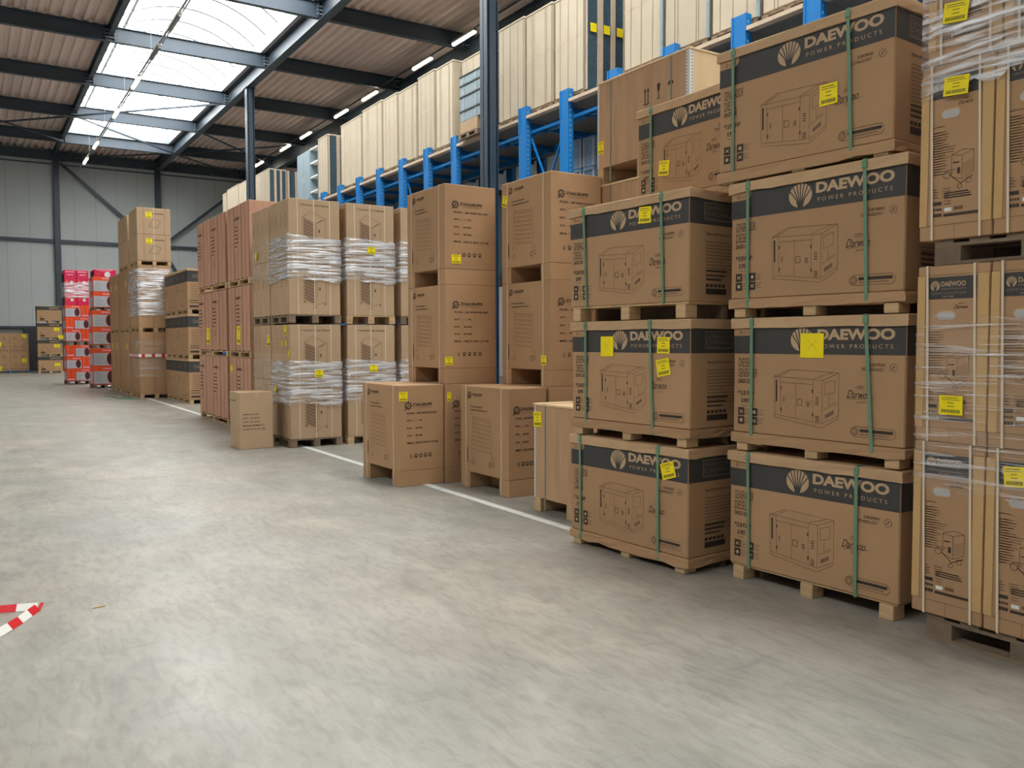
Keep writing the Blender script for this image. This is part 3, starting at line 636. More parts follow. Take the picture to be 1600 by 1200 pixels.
def build_welders():
    L = .382; ya, yb = 2.315, 1.925
    pallet(4.33, 1.60, 5.05, 2.62, 0, .135, 'grey-brown wooden pallet on the floor under the tall welder cartons', 'wood_grey', detailed=True)
    pallet(4.33, 1.60, 5.05, 2.62, 1.997, .128, 'grey-brown wooden pallet between the second and third layers of welder cartons', 'wood_grey', detailed=True)
    nm = 'tall welder carton in the %s, %s'
    lv = [(.138, .925), (1.066, .927), (2.128, .905), (3.036, .90)]
    txt = ['lowest layer', 'second layer', 'third layer', 'fourth layer']
    for i, (z, H) in enumerate(lv):
        la = []; lb = []
        if i == 0: lb = [('A', .14, H-.13, .10, .10, -.08, False, .012)]
        sh = .0 if i < 3 else -.03
        welder(4.31, ya+sh, L, z, H, nm % (txt[i], 'next to the green-strapped generator cartons'), la)
        welder(4.31, yb+sh, L, z, H, nm % (txt[i], 'cut off by the right edge of the photo'), lb)
    film('stretch_film', 4.31, 1.925, 5.05, 2.685, .82, 1.72, 'film_thin', 'thin clear stretch film around the two lower layers of welder cartons', .010, labels=[('A', .21, 1.266, .125, .10, 0, False, .014)])
    film('stretch_film', 4.31, 1.895, 5.05, 2.685, 2.86, 3.92, 'film', 'streaky stretch film wrapped around the top layers of welder cartons', .016, .05, labels=[('A', .20, 2.90, .13, .095, .08, False, .016), ('A', .19, 3.27, .13, .10, .12, False, .018)])

# ------------------------------------------------------------ tool-trolley cartons on cut-out legs
def gear(F, u, v, r, mat='ink'):
    n = 9
    for i in range(n):
        a = i*2*math.pi/n; F.line([(u+r*.75*math.cos(a), v+r*.75*math.sin(a)), (u+r*1.12*math.cos(a), v+r*1.12*math.sin(a))], r*.3, mat, 1.5)
    F.ring(u, v, r*.72, r*.26, mat, 1.4, 14); F.line([(u-r*1.1, v-r*1.2), (u+r*.2, v+r*.1)], r*.26, mat, 1.6); F.circ(u+r*.1, v+r*.05, r*.22, mat, 1.6, 8)
def trolley_body(m, W, L, H, lg):
    m.box(-W/2, -L/2, lg, W/2, L/2, H, 'kraft', .006)
    A, Ef = faces(m, W, L, H)
    gear(A, .20*L, H-.10, .036); A.text('STAHLGRUPPE', .27*L, H-.108, .19, .030, 'ink', bold=.02); A.rect(.29*L, H-.118, .42*L, H-.115, 'ink_soft')
    A.text('7 Drawers professional', .22*L, H-.235, .25, .021, 'ink', bold=.02); A.text('workbench with 250 pcs tools', .22*L, H-.272, .34, .021, 'ink', bold=.02)
    x0, x1, y0, y1 = .25*L, .66*L, lg+.15, H-.33
    I = 'ink_line'
    A.line([(x0, y0+.03), (x0+.02, y1), (x1-.02, y1-.02), (x1, y0+.0)], .004, I); A.line([(x0+.02, y1), (x0, y1+.04)], .004, I)
    for q in range(8):
        t = q/8; A.line([(x0+.02, y1-.02-t*(y1-y0)*.8), (x1-.03, y1-.04-t*(y1-y0)*.8)], .004, I); A.line([(x0+.03, y1-.035-t*(y1-y0)*.8), (x1-.04, y1-.055-t*(y1-y0)*.8)], .0025, I)
    A.ring(x0+.02, y0-.03, .022, .006, I, n=10); A.ring(x1-.03, y0-.03, .026, .007, 'ink', n=10); A.ring(x1+.03, y0-.02, .02, .005, I, n=10); A.line([(x1+.05, y0-.06), (x1+.05, y0+.06)], .004, I)
    A.text('WB2507P', .14*L, lg+.10, .17, .03, 'ink', bold=.03, vert=True)
    s = .0
    gear(Ef, .20*W, H-.225, .042); Ef.text('STAHLGRUPPE', .30*W, H-.232, .43*W, .034, 'ink', bold=.025); Ef.rect(.34*W, H-.252, .70*W, H-.248, 'ink_soft', 1.4)
    for i, t in enumerate(('PO.NO. :  HN WHNT18110427', 'QTY.  :   1  PC', 'N.W.  :   66 KGS', 'G.W.  :   69 KGS', 'MEAS. : 105.5 X 58 X 113 CM')):
        Ef.text(t, .17*W, H-.32-i*.082, (.68 if i in (0, 4) else .34)*W, .022, 'ink', bold=.03)
    for i in range(5):
        u = (.26+i*.105)*W; v = lg+.165
        if i == 0: Ef.line([(u-.012, v-.018), (u-.012, v+.018)], .005, 'ink'); Ef.line([(u+.004, v-.018), (u+.004, v+.018)], .005, 'ink'); Ef.rect(u-.02, v-.024, u+.012, v-.019, 'ink')
        else: Ef.ring(u, v, .017, .010, 'ink', n=8); Ef.rect(u-.016, v-.024, u+.014, v-.014, 'ink')
def trolley_carton(x0, y0, z, label, labels=(), W=.66, L=.965, H=1.12, rot=0, group='tool-trolley cartons on cut-out legs'):
    r = empty('tool_trolley_carton', (x0+W/2, y0+L/2, z), rot); lg = .175
    part(('tr', W, L, H), 'carton_body', r, lambda m: trolley_body(m, W, L, H, lg))
    part(('trl', W, L), 'foot', r, lambda m: m.box(-W/2+.002, -L/2+.002, 0, W/2-.002, -L/2+.19, lg, 'kraft', .004))
    part(('trl2', W, L), 'foot', r, lambda m: m.box(-W/2+.002, L/2-.19, 0, W/2-.002, L/2-.002, lg, 'kraft', .004))
    part(('trl3', W, L), 'foot', r, lambda m: m.box(W/2-.2, -L/2+.19, 0, W/2-.05, L/2-.19, lg, 'kraft'))
    for y in (-L/2+.14, L/2-.12):
        part(('trs', W, L, H, y), 'strap', r, lambda m: (m.box(-W/2-.004, y-.006, 0, -W/2-.001, y+.006, H, 'cream_strap'), m.box(-W/2-.004, y-.006, H, W/2, y+.006, H+.002, 'cream_strap'), m.box(W/2, y-.006, 0, W/2+.002, y+.006, H, 'cream_strap')))
    for lb in labels: label_part(r, W, L, *lb)
    return tag(r, label, 'carton', group)
def build_trolleys():
    n = 'tool-trolley carton on cut-out legs, '
    trolley_carton(3.94, 8.50, 0, n+'standing on the floor, left one, yellow sticker', [('E', .05, 1.0, .105, .10)], W=.56, rot=math.radians(1.5))
    trolley_carton(4.61, 7.31, 0, n+'standing on the floor between its twin and the plywood crate', [], W=.48, rot=math.radians(1.5))
    # rear stacks
    for i in range(3):
        lb = [[('E', .04, .98, .05, .10)], [('E', .04, .26, .095, .095, -.06)], [('E', .14, .285, .12, .10, -.04)]][i]
        trolley_carton(4.52, 8.47, i*1.122, n+['lowest', 'middle', 'topmost'][i]+' of the stack behind the left floor carton', lb)
        lb = [[], [('A', .84, .28, .095, .10)], [('A', .07, .92, .10, .12, .3)]][i]
        trolley_carton(5.12, 7.27, i*1.122+.001, n+['lowest', 'middle', 'topmost'][i]+' of the stack behind the right floor carton', lb)

# ------------------------------------------------------------ plywood crates
def crate(x0, y0, x1, y1, z, H, label, ply='ply', ph=.13, marks=True, labels=()):
    W, L = x1-x0, y1-y0; r = empty('plywood_crate', ((x0+x1)/2, (y0+y1)/2, z)); k = (round(W, 2), round(L, 2), H, ply, marks)
    def body(m):
        m.box(-W/2, -L/2, ph, W/2, L/2, H-.012, ply, .002); A, Ef = faces(m, W, L, H)
        if marks:
            u = L*.55; v = H*.74
            for d in (0, .045): A.line([(u+d, v-.1), (u+d, v+.02)], .012, 'ink'); A.poly([(u+d-.018, v+.01), (u+d+.018, v+.01), (u+d, v+.05)], 'ink')
            A.rect(u-.02, v-.118, u+.065, v-.106, 'ink')
            u += .2; A.poly([(u-.025, v+.05), (u+.025, v+.05), (u+.015, v-.02), (u+.004, v-.03), (u-.004, v-.03), (u-.015, v-.02)], 'ink'); A.rect(u-.006, v-.09, u+.006, v-.03, 'ink'); A.rect(u-.025, v-.098, u+.025, v-.09, 'ink')
            u += .17; A.poly([(u-.045, v), (u-.03, v+.03), (u, v+.048), (u+.03, v+.03), (u+.045, v)], 'ink'); A.rect(u-.005, v-.09, u+.005, v, 'ink')
        Ef.rect(.005, .0+ph, W-.005, H-.02, 'ply_light', 1)
    part(('cr',)+k, 'panel_box', r, body)
    part(('crt',)+k, 'top_board', r, lambda m: (m.box(-W/2-.01, -L/2-.01, H-.02, W/2+.01, L/2+.01, H, 'ply_light', .003),))
    def edge(m):
        m.box(-.003, -.002, ph, .001, .045, H-.02, 'white'); m.box(-.003, -.003, ph, .045, .001, H-.02, 'white')
        for q in range(int((H-ph)/.03)): m.box(-.0045, .022, ph+.01+q*.03, -.002, .038, ph+.024+q*.03, 'steel_grey'); m.box(.022, -.0045, ph+.01+q*.03, .038, -.002, ph+.024+q*.03, 'steel_grey')
    e = part(('cre', round(H, 2)), 'corner_strip', r, edge, (-W/2, -L/2, 0)); e.rotation_euler = (0, 0, 0); e.scale = (1, -1, 1) if False else (1, 1, 1)
    e2 = part(('cre2', round(H, 2)), 'corner_strip', r, lambda m: (m.box(-.002, -.028, ph, .001, .0, H-.02, 'zinc'), [m.box(-.0034, -.019, ph+.01+q*.03, -.001, -.007, ph+.024+q*.03, 'white') for q in range(int((H-ph)/.03))]), (-W/2, L/2, 0))
    for y in (-L/2, -.05, L/2-.1): part(('crb', W, ph), 'skid', r, lambda m: m.box(-W/2, 0, 0, W/2, .1, ph, 'wood', .003), (0, y, 0))
    for y in (-L*.32, L*.34) if H > .95 and marks else (L*.34,):
        part(('crs', y)+k, 'strap', r, lambda m: (m.box(-W/2-.004, y-.010, .02, -W/2-.001, y+.010, H, 'strap_grey'), m.box(-W/2-.014, y-.01, H-.002, W/2+.01, y+.01, H+.002, 'strap_grey')))
    part(('crs2',)+k, 'strap', r, lambda m: (m.box(W*.1-.01, -L/2-.004, .02, W*.1+.01, -L/2-.001, H, 'strap_grey'), m.box(W*.1-.01, -L/2-.014, H, W*.1+.01, L/2, H+.003, 'strap_grey')))
    for lb in labels: label_part(r, W, L, *lb)
    return tag(r, label, 'crate', 'plywood export crates')
def build_crates():
    crate(4.50, 5.53, 5.2, 6.66, 0, 1.02, 'plywood crate on the floor between the trolley cartons and the strapped generator cartons', marks=False, labels=[('A', .06, .87, .13, .14, -.05)])
    for i in range(4):
        lab = ['lowest', 'second from the floor', 'third, just under the marked one', 'topmost, with arrows, glass and umbrella symbols'][i]
        crate(5.80, 5.97, 6.6, 7.36, i*1.093, 1.09, 'plywood crate stacked behind the generator cartons, '+lab, ph=.18, marks=(i == 3), labels=[('A', .06, .40, .10, .13)] if i == 3 else ())

# ------------------------------------------------------------ tool cabinet cartons under film
def cab_drawing(F, x0, y0, x1, y1):
    w = x1-x0; h = y1-y0; P = lambda u, v: (x0+u*w, y0+v*h); I = 'ink_line'
    F.poly([P(.05,.2), P(.05,.78), P(.5,.68), P(.5,.05)], 'ink_soft', 1.1)
    for q in range(7): F.line([P(.07, .26+q*.08), P(.48, .13+q*.085)], .006, 'kraft_pale', 1.3)
    F.line([P(0,.8), P(.35,.98), P(1,.78), P(.55,.64), P(0,.8)], .005, I); F.line([P(1,.78), P(.98,.12), P(.55,.02), P(.55,.64)], .005, I); F.line([P(0,.8), P(.02,.18), P(.5,.02)], .004, I)
    for i in range(6): F.line([P(.08+i*.07, .83+i*.02), P(.10+i*.07, .80+i*.018)], .004, I)
    F.line([P(.62,.66), P(.9,.78)], .009, I); F.line([P(.62,.6), P(.62,.25)], .004, I); F.rect(*P(.68,.42), *P(.76,.5), I, 1.3)
    for a, b in ((.06,.12),(.5,-.03),(.95,.06)): F.ring(*P(a, b), .016, .007, 'ink', n=10)
def cab_body(m, W, L, H):
    m.box(-W/2, -L/2, 0, W/2, L/2, H, 'kraft_pale', .005); A, Ef = faces(m, W, L, H)
    A.line([(L*.5, .01), (L*.5, H-.01)], .004, 'seam')
    for a in (.12, .6):
        A.lines(L*a, H-.22, L*.3, 7, .035, .008, 'ink_soft', 11)
    Ef.text('7 Drawers Tool Cabinet', W*.22, H-.10, W*.56, .028, 'ink', bold=.012)
    cab_drawing(Ef, W*.27, .13, W*.72, H-.16)
def cab_carton(x0, y0, z, label, labels=(), W=.80, L=.46, H=.865):
    r = empty('tool_cabinet_carton', (x0+W/2, y0+L/2, z))
    part(('cab', W, L, H), 'carton_body', r, lambda m: cab_body(m, W, L, H))
    for u in (.17, .49, .80):
        part(('cabs', W, L, H, u), 'strap', r, lambda m: (m.box(-W/2+u*W-.006, -L/2-.004, 0, -W/2+u*W+.006, -L/2-.001, H, 'cream_strap'), m.box(-W/2+u*W-.006, -L/2-.003, H-.001, -W/2+u*W+.006, L/2, H+.001, 'cream_strap')))
    for lb in labels: label_part(r, W, L, *lb)
    return tag(r, label, 'carton', 'tool cabinet cartons on pallets')
def build_cabinets():
    spots = [(4.07, 12.56, 'front left'), (4.07, 13.54, 'back left'), (4.98, 12.56, 'front middle'), (5.90, 12.56, 'front right')]
    for si, (x, y, nm) in enumerate(spots):
        for lv, zp in enumerate((0, 1.885)):
            pallet(x-.01, y, x+.81, y+.94, zp, .125, 'wooden pallet under the %s tool cabinet cartons, %s' % (nm, ['on the floor', 'one layer up']['01'.index(str(lv))]), 'wood_grey' if si != 2 else 'wood', 'pallets under the tool cabinet cartons', detailed=(lv == 0 or si in (0, 2)) and si in (0, 2))
            for k in range(2):
                z = zp+.127+k*.872
                for j in range(2):
                    if si in (2, 3) and j == 1: continue
                    labs = []
                    if si == 0 and lv == 0 and j == 0 and k == 1: labs = [('A', .25, .78, .10, .15), ('A', .27, .58, .06, .09), ('A', .40, .42, .06, .11), ('A', .1, .58, .05, .09)]
                    if si == 1 and lv == 0 and k == 1 and j == 0: labs = [('A', .36, .62, .12, .17)]
                    cab_carton(x, y+.005+j*.47, z, 'tool cabinet carton, %s pallet, %s layer, %s half, %s' % (nm, ['lower', 'upper'][lv], ['bottom', 'top'][k], ['near end', 'far end'][j]), labs)
            fl = {(0, 0): [('E', .44, 1.12, .13, .11, 0, False, .022), ('A', .30, .86, .10, .12, 0, False, .022)], (2, 0): [('E', .43, 1.18, .13, .11, 0, False, .022)], (2, 1): [('E', .41, 3.03, .13, .11, 0, False, .022)]}.get((si, lv), [])
            if si != 1: film('stretch_film', x, y, x+.80, y+.94, zp+.62, zp+1.28, 'film_dense', 'crinkled stretch film around the %s tool cabinet cartons, %s layer' % (nm, ['lower', 'upper'][lv]), .018, .05, .012, fl)
            else: film('stretch_film', x, y, x+.80, y+.94, zp+.7, zp+1.35, 'film_thin', 'thin stretch film around the %s tool cabinet cartons, %s layer' % (nm, ['lower', 'upper'][lv]), .008, .0, .012, [('A', .3, 3.0, .08, .14, 0, False, .014)] if lv else [])
    # single carton on the floor in front
    W, L, H = .50, .50, .85
    r = empty('single_carton', (3.36+W/2, 12.80+L/2, 0), math.radians(2))
    def f(m):
        m.box(-W/2, -L/2, 0, W/2, L/2, H, 'kraft_pale', .006); A, Ef = faces(m, W, L, H)
        A.line([(L*.45, .01), (L*.45, H-.01)], .004, 'seam'); A.rect(.05, H-.14, L*.6, H-.12, 'ink_soft'); A.line([(L*.6, .05), (L*.6, H-.05)], .003, 'seam')
        for i, t in enumerate(('EXHIBITION LOGO', 'N.W.:  72  KGS', 'G.W.:  74  KGS', 'MEASUREMENT:', '75.5X 57 X 95 CM')): Ef.text(t, .07*W*1.2, H-.34-i*.056, (.5 if i in (0, 1, 2) else .66)*W, .02, 'ink', bold=.01)
        m.box(-W/2-.004, -.03, H-.001, W/2+.004, .03, H+.002, 'kraft_lid')
    part('single', 'carton_body', r, f)
    part('singletape', 'packing_tape', r, lambda m: m.box(-.03, -L/2-.002, H-.08, .03, -L/2, H, 'kraft_lid'))
    tag(r, 'small pale carton with printed weights standing alone on the floor in the aisle', 'carton')

# ------------------------------------------------------------ reddish cartons
def build_pink():
    def body(W, L, H, var):
        def f(m):
            m.box(-W/2, -L/2, 0, W/2, L/2, H, 'kraft_pink', .006); A, Ef = faces(m, W, L, H)
            A.line([(L*.5, .02), (L*.5, H-.02)], .014, 'seam'); A.line([(L*.985, .0), (L*.985, H)], .02, 'seam')
            if var: A.text('UNIPRO', L*.08, H*.80, L*.7, .05, 'ink', bold=.02); A.lines(L*.1, H*.70, L*.6, 6, .07, .02, 'ink', 3); A.ring(L*.4, H*.3, .05, .012, 'ink_line')
            Ef.lines(W*.2, H*.8, W*.5, 5, .06, .015, 'ink_line', 8)
        return f
    for s, (y0, n, L, nm) in enumerate([(16.62, 4, .585, 'farther'), (15.02, 3, .49, 'nearer')]):
        for lv, z in enumerate((0, 1.32, 2.62)):
            H = [1.19, 1.165, 1.33][lv]
            pallet(4.17, y0, 4.98, y0+n*L+(n-1)*.004, z, .12, 'pale wooden pallet under the %s reddish cartons, %s' % (nm, ORD[lv]), 'wood', 'pallets under the reddish cartons')
            for i in range(n):
                r = empty('reddish_carton', (4.17+.4, y0+L/2+i*(L+.004), z+.122))
                part(('pink', L, H, i % 2), 'carton_body', r, body(.8, L, H, i % 2))
                part(('pinkt', L, H), 'packing_tape', r, lambda m: m.box(-.40, -.03, H-.0005, .4, .03, H+.0015, 'kraft_lid'))
                if lv == 1 and ((s == 0 and i == 2) or (s == 1 and i == 1)): label_part(r, .8, L, 'A', L*.4, .28, .26 if s == 0 else .24, .34, .05)
                if lv == 0 and s == 1 and i == 2: label_part(r, .8, L, 'A', L*.35, .98, .16, .16)
                tag(r, 'reddish carton of the %s stack, %s layer, %s from the near end' % (nm, ['bottom', 'middle', 'top'][lv], ['first', 'second', 'third', 'fourth'][i]), 'carton', 'reddish cartons stacked three pallets high')

# ------------------------------------------------------------ distant cartons
def build_far():
    # distant charcoal-banded cartons
    W, L, H = .85, 1.46, 1.05
    def bb(m):
        m.box(-W/2, -L/2, 0, W/2, L/2, H, 'kraft', .01); A, Ef = faces(m, W, L, H, .003)
        A.rect(0, H-.34, L, H-.05, 'band'); Ef.rect(0, H-.34, W, H-.05, 'band'); Ef.text('DAEWOO', W*.15, H-.24, W*.5, .09, 'bandsoft', bold=.02)
        A.text('GENERADOR', L*.1, H-.25, L*.3, .08, 'bandsoft'); flower(A, L*.7, H-.2, .2, .17, 'bandsoft', 'band'); A.lines(L*.1, H-.45, L*.2, 4, .06, .02, 'ink_line'); A.line([(L*.4, .1), (L*.8, .1), (L*.8, .5), (L*.4, .5)], .01, 'ink_line', closed=True)
        Ef.lines(W*.1, H-.42, W*.5, 8, .05, .015, 'ink_soft', 3); Ef.rect(W*.05, .05, W*.4, .10, 'ink', 1.3); Ef.rect(W*.48, .05, W*.8, .10, 'ink', 1.3); Ef.lines(W*.05, .22, W*.35, 2, .06, .02, 'ink', 6)
    for lv in range(3):
        for j in range(2):
            z = lv*1.17; x, y = 4.79+W/2, 23.02+L/2+j*1.5
            r = empty('banded_carton', (x, y, z+.11)); part('bband', 'carton_body', r, bb)
            part('bbl', 'lid', r, lambda m: m.box(-W/2-.015, -L/2-.015, H-.06, W/2+.015, L/2+.015, H, 'kraft_lid', .005))
            tag(r, 'brown charcoal-banded carton behind the reddish cartons, %s, %s' % (['bottom layer', 'middle layer', 'top layer'][lv], ['nearer column', 'farther column'][j]), 'carton', 'distant charcoal-banded cartons')
            pallet(4.80, 23.04+j*1.5, 5.62, 24.46+j*1.5, z, .11, 'low wooden pallet under the distant banded cartons, %s layer, %s column' % (['bottom', 'middle', 'top'][lv], ['nearer', 'farther'][j]), 'wood', 'pallets under the distant banded cartons')
    # tall wrapped cartons
    def wb(W, L, H, k):
        def f(m):
            m.box(-W/2, -L/2, 0, W/2, L/2, H, 'kraft_pale' if k else 'kraft', .01); A, Ef = faces(m, W, L, H, .003)
            A.line([(L*.5, .02), (L*.5, H-.02)], .012, 'seam')
            if not k: Ef.line([(W*.45, 0), (W*.45, H)], .01, 'seam'); A.lines(L*.1, H*.6, L*.3, 6, .08, .02, 'ink_soft')
            else:
                Ef.line([(W*.5, 0), (W*.5, H)], .014, 'cream_strap'); Ef.line([(W*.2, 0), (W*.2, H)], .008, 'ink_soft'); Ef.line([(W*.8, 0), (W*.85, H)], .008, 'ink_soft'); Ef.rect(W*.3, H-.17, W*.8, H-.14, 'ink_soft')
                Ef.line([(W*.35, H*.3), (W*.5, H*.6), (W*.7, H*.5), (W*.6, H*.25)], .012, 'ink_soft', closed=True)
        return f
    g1 = 'tall cartons on pallets in the distance'
    for j, (y, L, nm) in enumerate([(26.08, 1.5, 'nearest'), (27.85, 1.9, 'middle'), (29.95, 1.9, 'farthest')]):
        for lv, z in enumerate((0, 1.9)):
            pallet(4.1, y, 4.98, y+L, z, .12, 'wooden pallet under the %s distant tall cartons, %s layer' % (nm, ['floor', 'second']['01'.index(str(lv))]), 'wood', 'pallets in the distance')
            for q in range(2):
                Lh = L/2-.005; r = empty('tall_carton', (4.1+.44, y+Lh/2+q*(Lh+.01), z+.122))
                part(('tallc', Lh), 'carton_body', r, wb(.88, Lh, 1.77, 0)); part(('tallt', Lh), 'packing_tape', r, lambda m: m.box(-.44, -.03, 1.77, .44, .03, 1.773, 'kraft_lid'))
                if q == 0 or j == 2: label_part(r, .88, Lh, 'A', Lh*.5, 1.35, .15, .2)
                tag(r, 'tall brown carton in the %s of the distant wrapped stacks, %s layer, %s one' % (nm, ['bottom', 'second'][lv], ['near', 'far'][q]), 'carton', g1)
        if j < 2:
            z = 3.795; pallet(4.1, y, 5.0, y+L-.15, z, .12, 'wooden pallet on top of the %s distant tall cartons' % nm, 'wood', 'pallets in the distance')
            for lv in range(2):
                r = empty('square_carton', (4.1+.45, y+(L-.15)/2, z+.125+lv*.745))
                part(('sqc', L), 'carton_body', r, wb(.90, L-.15, .742, 1)); part(('sqt', L), 'packing_tape', r, lambda m: m.box(-.45, -.03, .742, .45, .03, .744, 'kraft_lid'))
                if j == 0: label_part(r, .9, L-.15, 'E', .32, .55, .17, .16)
                tag(r, 'square carton high on the %s distant stack, %s of two' % (nm, ['lower', 'upper'][lv]), 'carton', 'square cartons on top of the distant stacks')
    film('stretch_film', 4.1, 26.08, 4.98, 27.58, 2.35, 3.7, 'film_dense', 'white crinkled stretch film around the upper layer of the nearest distant stack', .03, .0, .02)
    film('stretch_film', 4.1, 26.08, 4.98, 27.58, .6, 1.7, 'film_thin', 'thin stretch film around the bottom layer of the nearest distant stack', .014, .0, .015)
    m = MB()
    for i in range(10):
        mt = 'tape_red' if i % 3 == 1 else 'tape_white'; a = i/10*.9
        m.box(4.05+a, 26.02, 1.18, 4.05+a+.09, 26.03, 1.26, mt)
    for i in range(12): m.box(4.045, 26.02+i*.125, 1.18, 4.055, 26.02+i*.125+.125, 1.26, 'tape_white' if i % 2 else 'tape_red')
    o = m.build('barrier_tape'); tag(o, 'red and white barrier tape wound around the bottom of the distant wrapped stack', 'barrier tape')
    # orange and magenta cartons
    def ob(W, L, H, face):
        def f(m):
            m.box(-W/2, -L/2, 0, W/2, L/2, H, 'pinkbox' if face == 'pink' else 'orange', .012); A, Ef = faces(m, W, L, H, .004)
            if face == 'wide':
                Ef.rect(W*.03, H*.05, W*.97, H*.74, 'panelwhite'); Ef.lines(W*.1, H*.62, W*.35, 5, H*.11, .015, 'steel_grey'); Ef.circ(W*.76, H*.42, W*.17, 'maroon', 1.5, 14, H*.34); Ef.circ(W*.78, H*.42, W*.08, 'ink', 2, 10, H*.16); Ef.rect(W*.4, H*.84, W*.9, H*.92, 'pinkpale')
            elif face == 'slim':
                Ef.rect(W*.1, H*.08, W*.9, H*.2, 'pinkpale'); Ef.line([(W*.5, H*.25), (W*.5, H)], .01, 'maroon')
            else:
                Ef.rect(W*.1, H*.86, W*.85, H*.93, 'pinkpale'); Ef.rect(W*.25, H*.7, W*.75, H*.76, 'pinkpale'); Ef.rect(W*.1, H*.30, W*.3, H*.44, 'orange', 1.5); Ef.circ(W*.6, H*.30, W*.14, 'white', 1.5, 10)
                A.rect(0, 0, L, H*.8, 'ink', 1.2)
            if face != 'pink': A.rect(L*.05, H*.08, L*.95, H*.7, 'panelwhite')
        return f
    def put(x, y, z, W, L, H, face, lab, cat='carton', grp=None):
        r = empty('magenta_carton' if face == 'pink' else 'orange_carton', (x+W/2, y+L/2, z)); part(('ob', W, L, H, face), 'carton_body', r, ob(W, L, H, face))
        part(('obt', W, L, H), 'packing_tape', r, lambda m: m.box(-.03, -L/2, H-.001, .03, L/2, H+.002, 'white'))
        tag(r, lab, cat, grp)
    x, y = 3.12, 36.24; go = 'orange cartons in the distance'
    pallet(x, y, x+.83, y+1.1, 0, .13, 'dark pallet under the left orange stack', 'wood_grey')
    zs = [.132, .588, 1.044, 1.64, 2.096, 2.552]
    pallet(x, y, x+.83, y+1.1, 1.50, .135, 'dark pallet between the third and fourth rows of the left orange stack', 'wood_grey')
    for i, z in enumerate(zs):
        wide = .53; wl = i in (1, 3, 5); wf = [False, False, True, True, False, True][i]
        xl = i in (1, 3, 5)
        rown = ['bottom', 'second', 'third', 'fourth', 'fifth', 'sixth'][i]
        put(x if xl else x+.30, y, z, wide, 1.0, .454, 'wide', 'orange carton with dark red machine picture, %s row of the left stack' % rown, grp=go)
        put(x+.535 if xl else x, y, z, .295, 1.0, .454, 'slim', 'narrow plain orange carton end, %s row of the left orange stack' % rown, grp=go)
    for i in range(2):
        for j in range(2): put(x+j*.415, y, 3.008+i*.665, .41, 1.0, .662, 'pink', 'magenta carton on the left orange stack, %s row, %s one' % (['lower', 'upper'][i], ['left', 'right'][j]), grp='magenta cartons in the distance')
    film('stretch_film', x, y, x+.83, y+1.0, 3.3, 3.9, 'film_dense', 'shiny stretch film around the magenta cartons of the left orange stack', .02, -.03, .02)
    x, y = 3.64, 32.75
    pallet(x, y, x+.8, y+1.1, 0, .12, 'dark pallet under the right orange stack', 'wood_grey'); pallet(x, y, x+.8, y+1.1, 1.40, .11, 'dark pallet under the third row of the right orange stack', 'wood_grey'); pallet(x+.05, y, x+.85, y+1.1, 2.7175, .09, 'dark pallet under the fifth row of the right orange stack', 'wood_grey')
    for i, (z, H) in enumerate([(.122, .635), (.76, .635), (1.512, .6), (2.114, .6), (2.809, .535), (3.346, .533)]):
        put(x+(.05 if i > 3 else 0), y, z, .74, 1.0, H, 'wide', 'orange carton with a pale panel, %s row of the right orange stack' % ['bottom', 'second', 'third', 'fourth', 'fifth', 'sixth'][i], grp=go)
    put(x+.1, y, 3.881, .7, 1.0, .25, 'pink', 'flat magenta carton lying on top of the right orange stack', grp='magenta cartons in the distance')
    # carton piles by the far wall
    W, L, H = 1.15, 1.0, .87
    def fb(m):
        m.box(-W/2, -L/2, .1, W/2, L/2, H-.01, 'kraft', .01); A, Ef = faces(m, W, L, H, .004)
        Ef.rect(0, H-.2, W, H-.02, 'band'); A.rect(0, H-.2, L, H-.02, 'band'); Ef.text('DAEWOO', W*.5, H-.15, W*.4, .08, 'bandprint', bold=.02); Ef.lines(W*.12, H*.4, W*.12, 3, .07, .02, 'ink'); Ef.rect(W*.12, .16, W*.3, .24, 'ink')
        m.box(-W/2, -L/2, 0, -W/2+.12, L/2, .1, 'wood'); m.box(W/2-.12, -L/2, 0, W/2, L/2, .1, 'wood'); m.box(-.06, -L/2, 0, .06, L/2, .1, 'wood')
    for i in range(4):
        r = empty('banded_carton', (3.05+W/2, 50.74+L/2, i*.875)); part('farb', 'carton_body', r, fb); part('farl', 'lid', r, lambda m: m.box(-W/2-.01, -L/2-.01, H-.02, W/2+.01, L/2+.01, H, 'kraft_lid'))
        if i < 3:
            label_part(r, W, L, 'E', W*.78, H*.62-(.12 if i == 0 else 0), .26, .2, .05)
            if i == 2: label_part(r, W, L, 'E', W*.95, H*.15, .26, .2)
        tag(r, 'charcoal-banded carton in the four-high pile by the far wall, '+ORD[i], 'carton', 'banded cartons by the far wall')
    W2, H2 = .86, .97
    def gb(m):
        m.box(-W2/2, -.45, 0, W2/2, .45, H2, 'kraft', .01); A, Ef = faces(m, W2, .9, H2, .004)
        for a, b in ((.3, .8), (.7, .8), (.3, .35), (.7, .35)): Ef.lines(W2*a-.1, H2*b, .2, 3, .06, .02, 'ink_soft')
        for q in range(6): Ef.rect(W2*(.08+.15*q), .06, W2*(.12+.15*q), .12, 'ink', 1.3)
    o = part('bluepal', 'blue_pallet', None, pallet_mesh(1.75, .9, .12, 'blue')); o.location = (.98+.875, 51.94+.45, 0); tag(o, 'blue pallet on the floor by the far wall at the left edge', 'pallet')
    for i in range(2):
        for j in range(2):
            r = empty('plain_carton', (.98+W2/2+j*.865, 51.94+.45, .122+i*.975)); part('plainb', 'carton_body', r, gb)
            label_part(r, W2, .9, 'E', W2*(.45 if j == 0 else .75), H2*(.42 if j == 0 else .85)-(.0 if i else .3), .2, .24, 0)
            tag(r, 'plain brown carton on the blue pallet at the left edge, %s row, %s one' % (['lower', 'upper'][i], ['left', 'right'][j]), 'carton', 'plain cartons on the blue pallet')

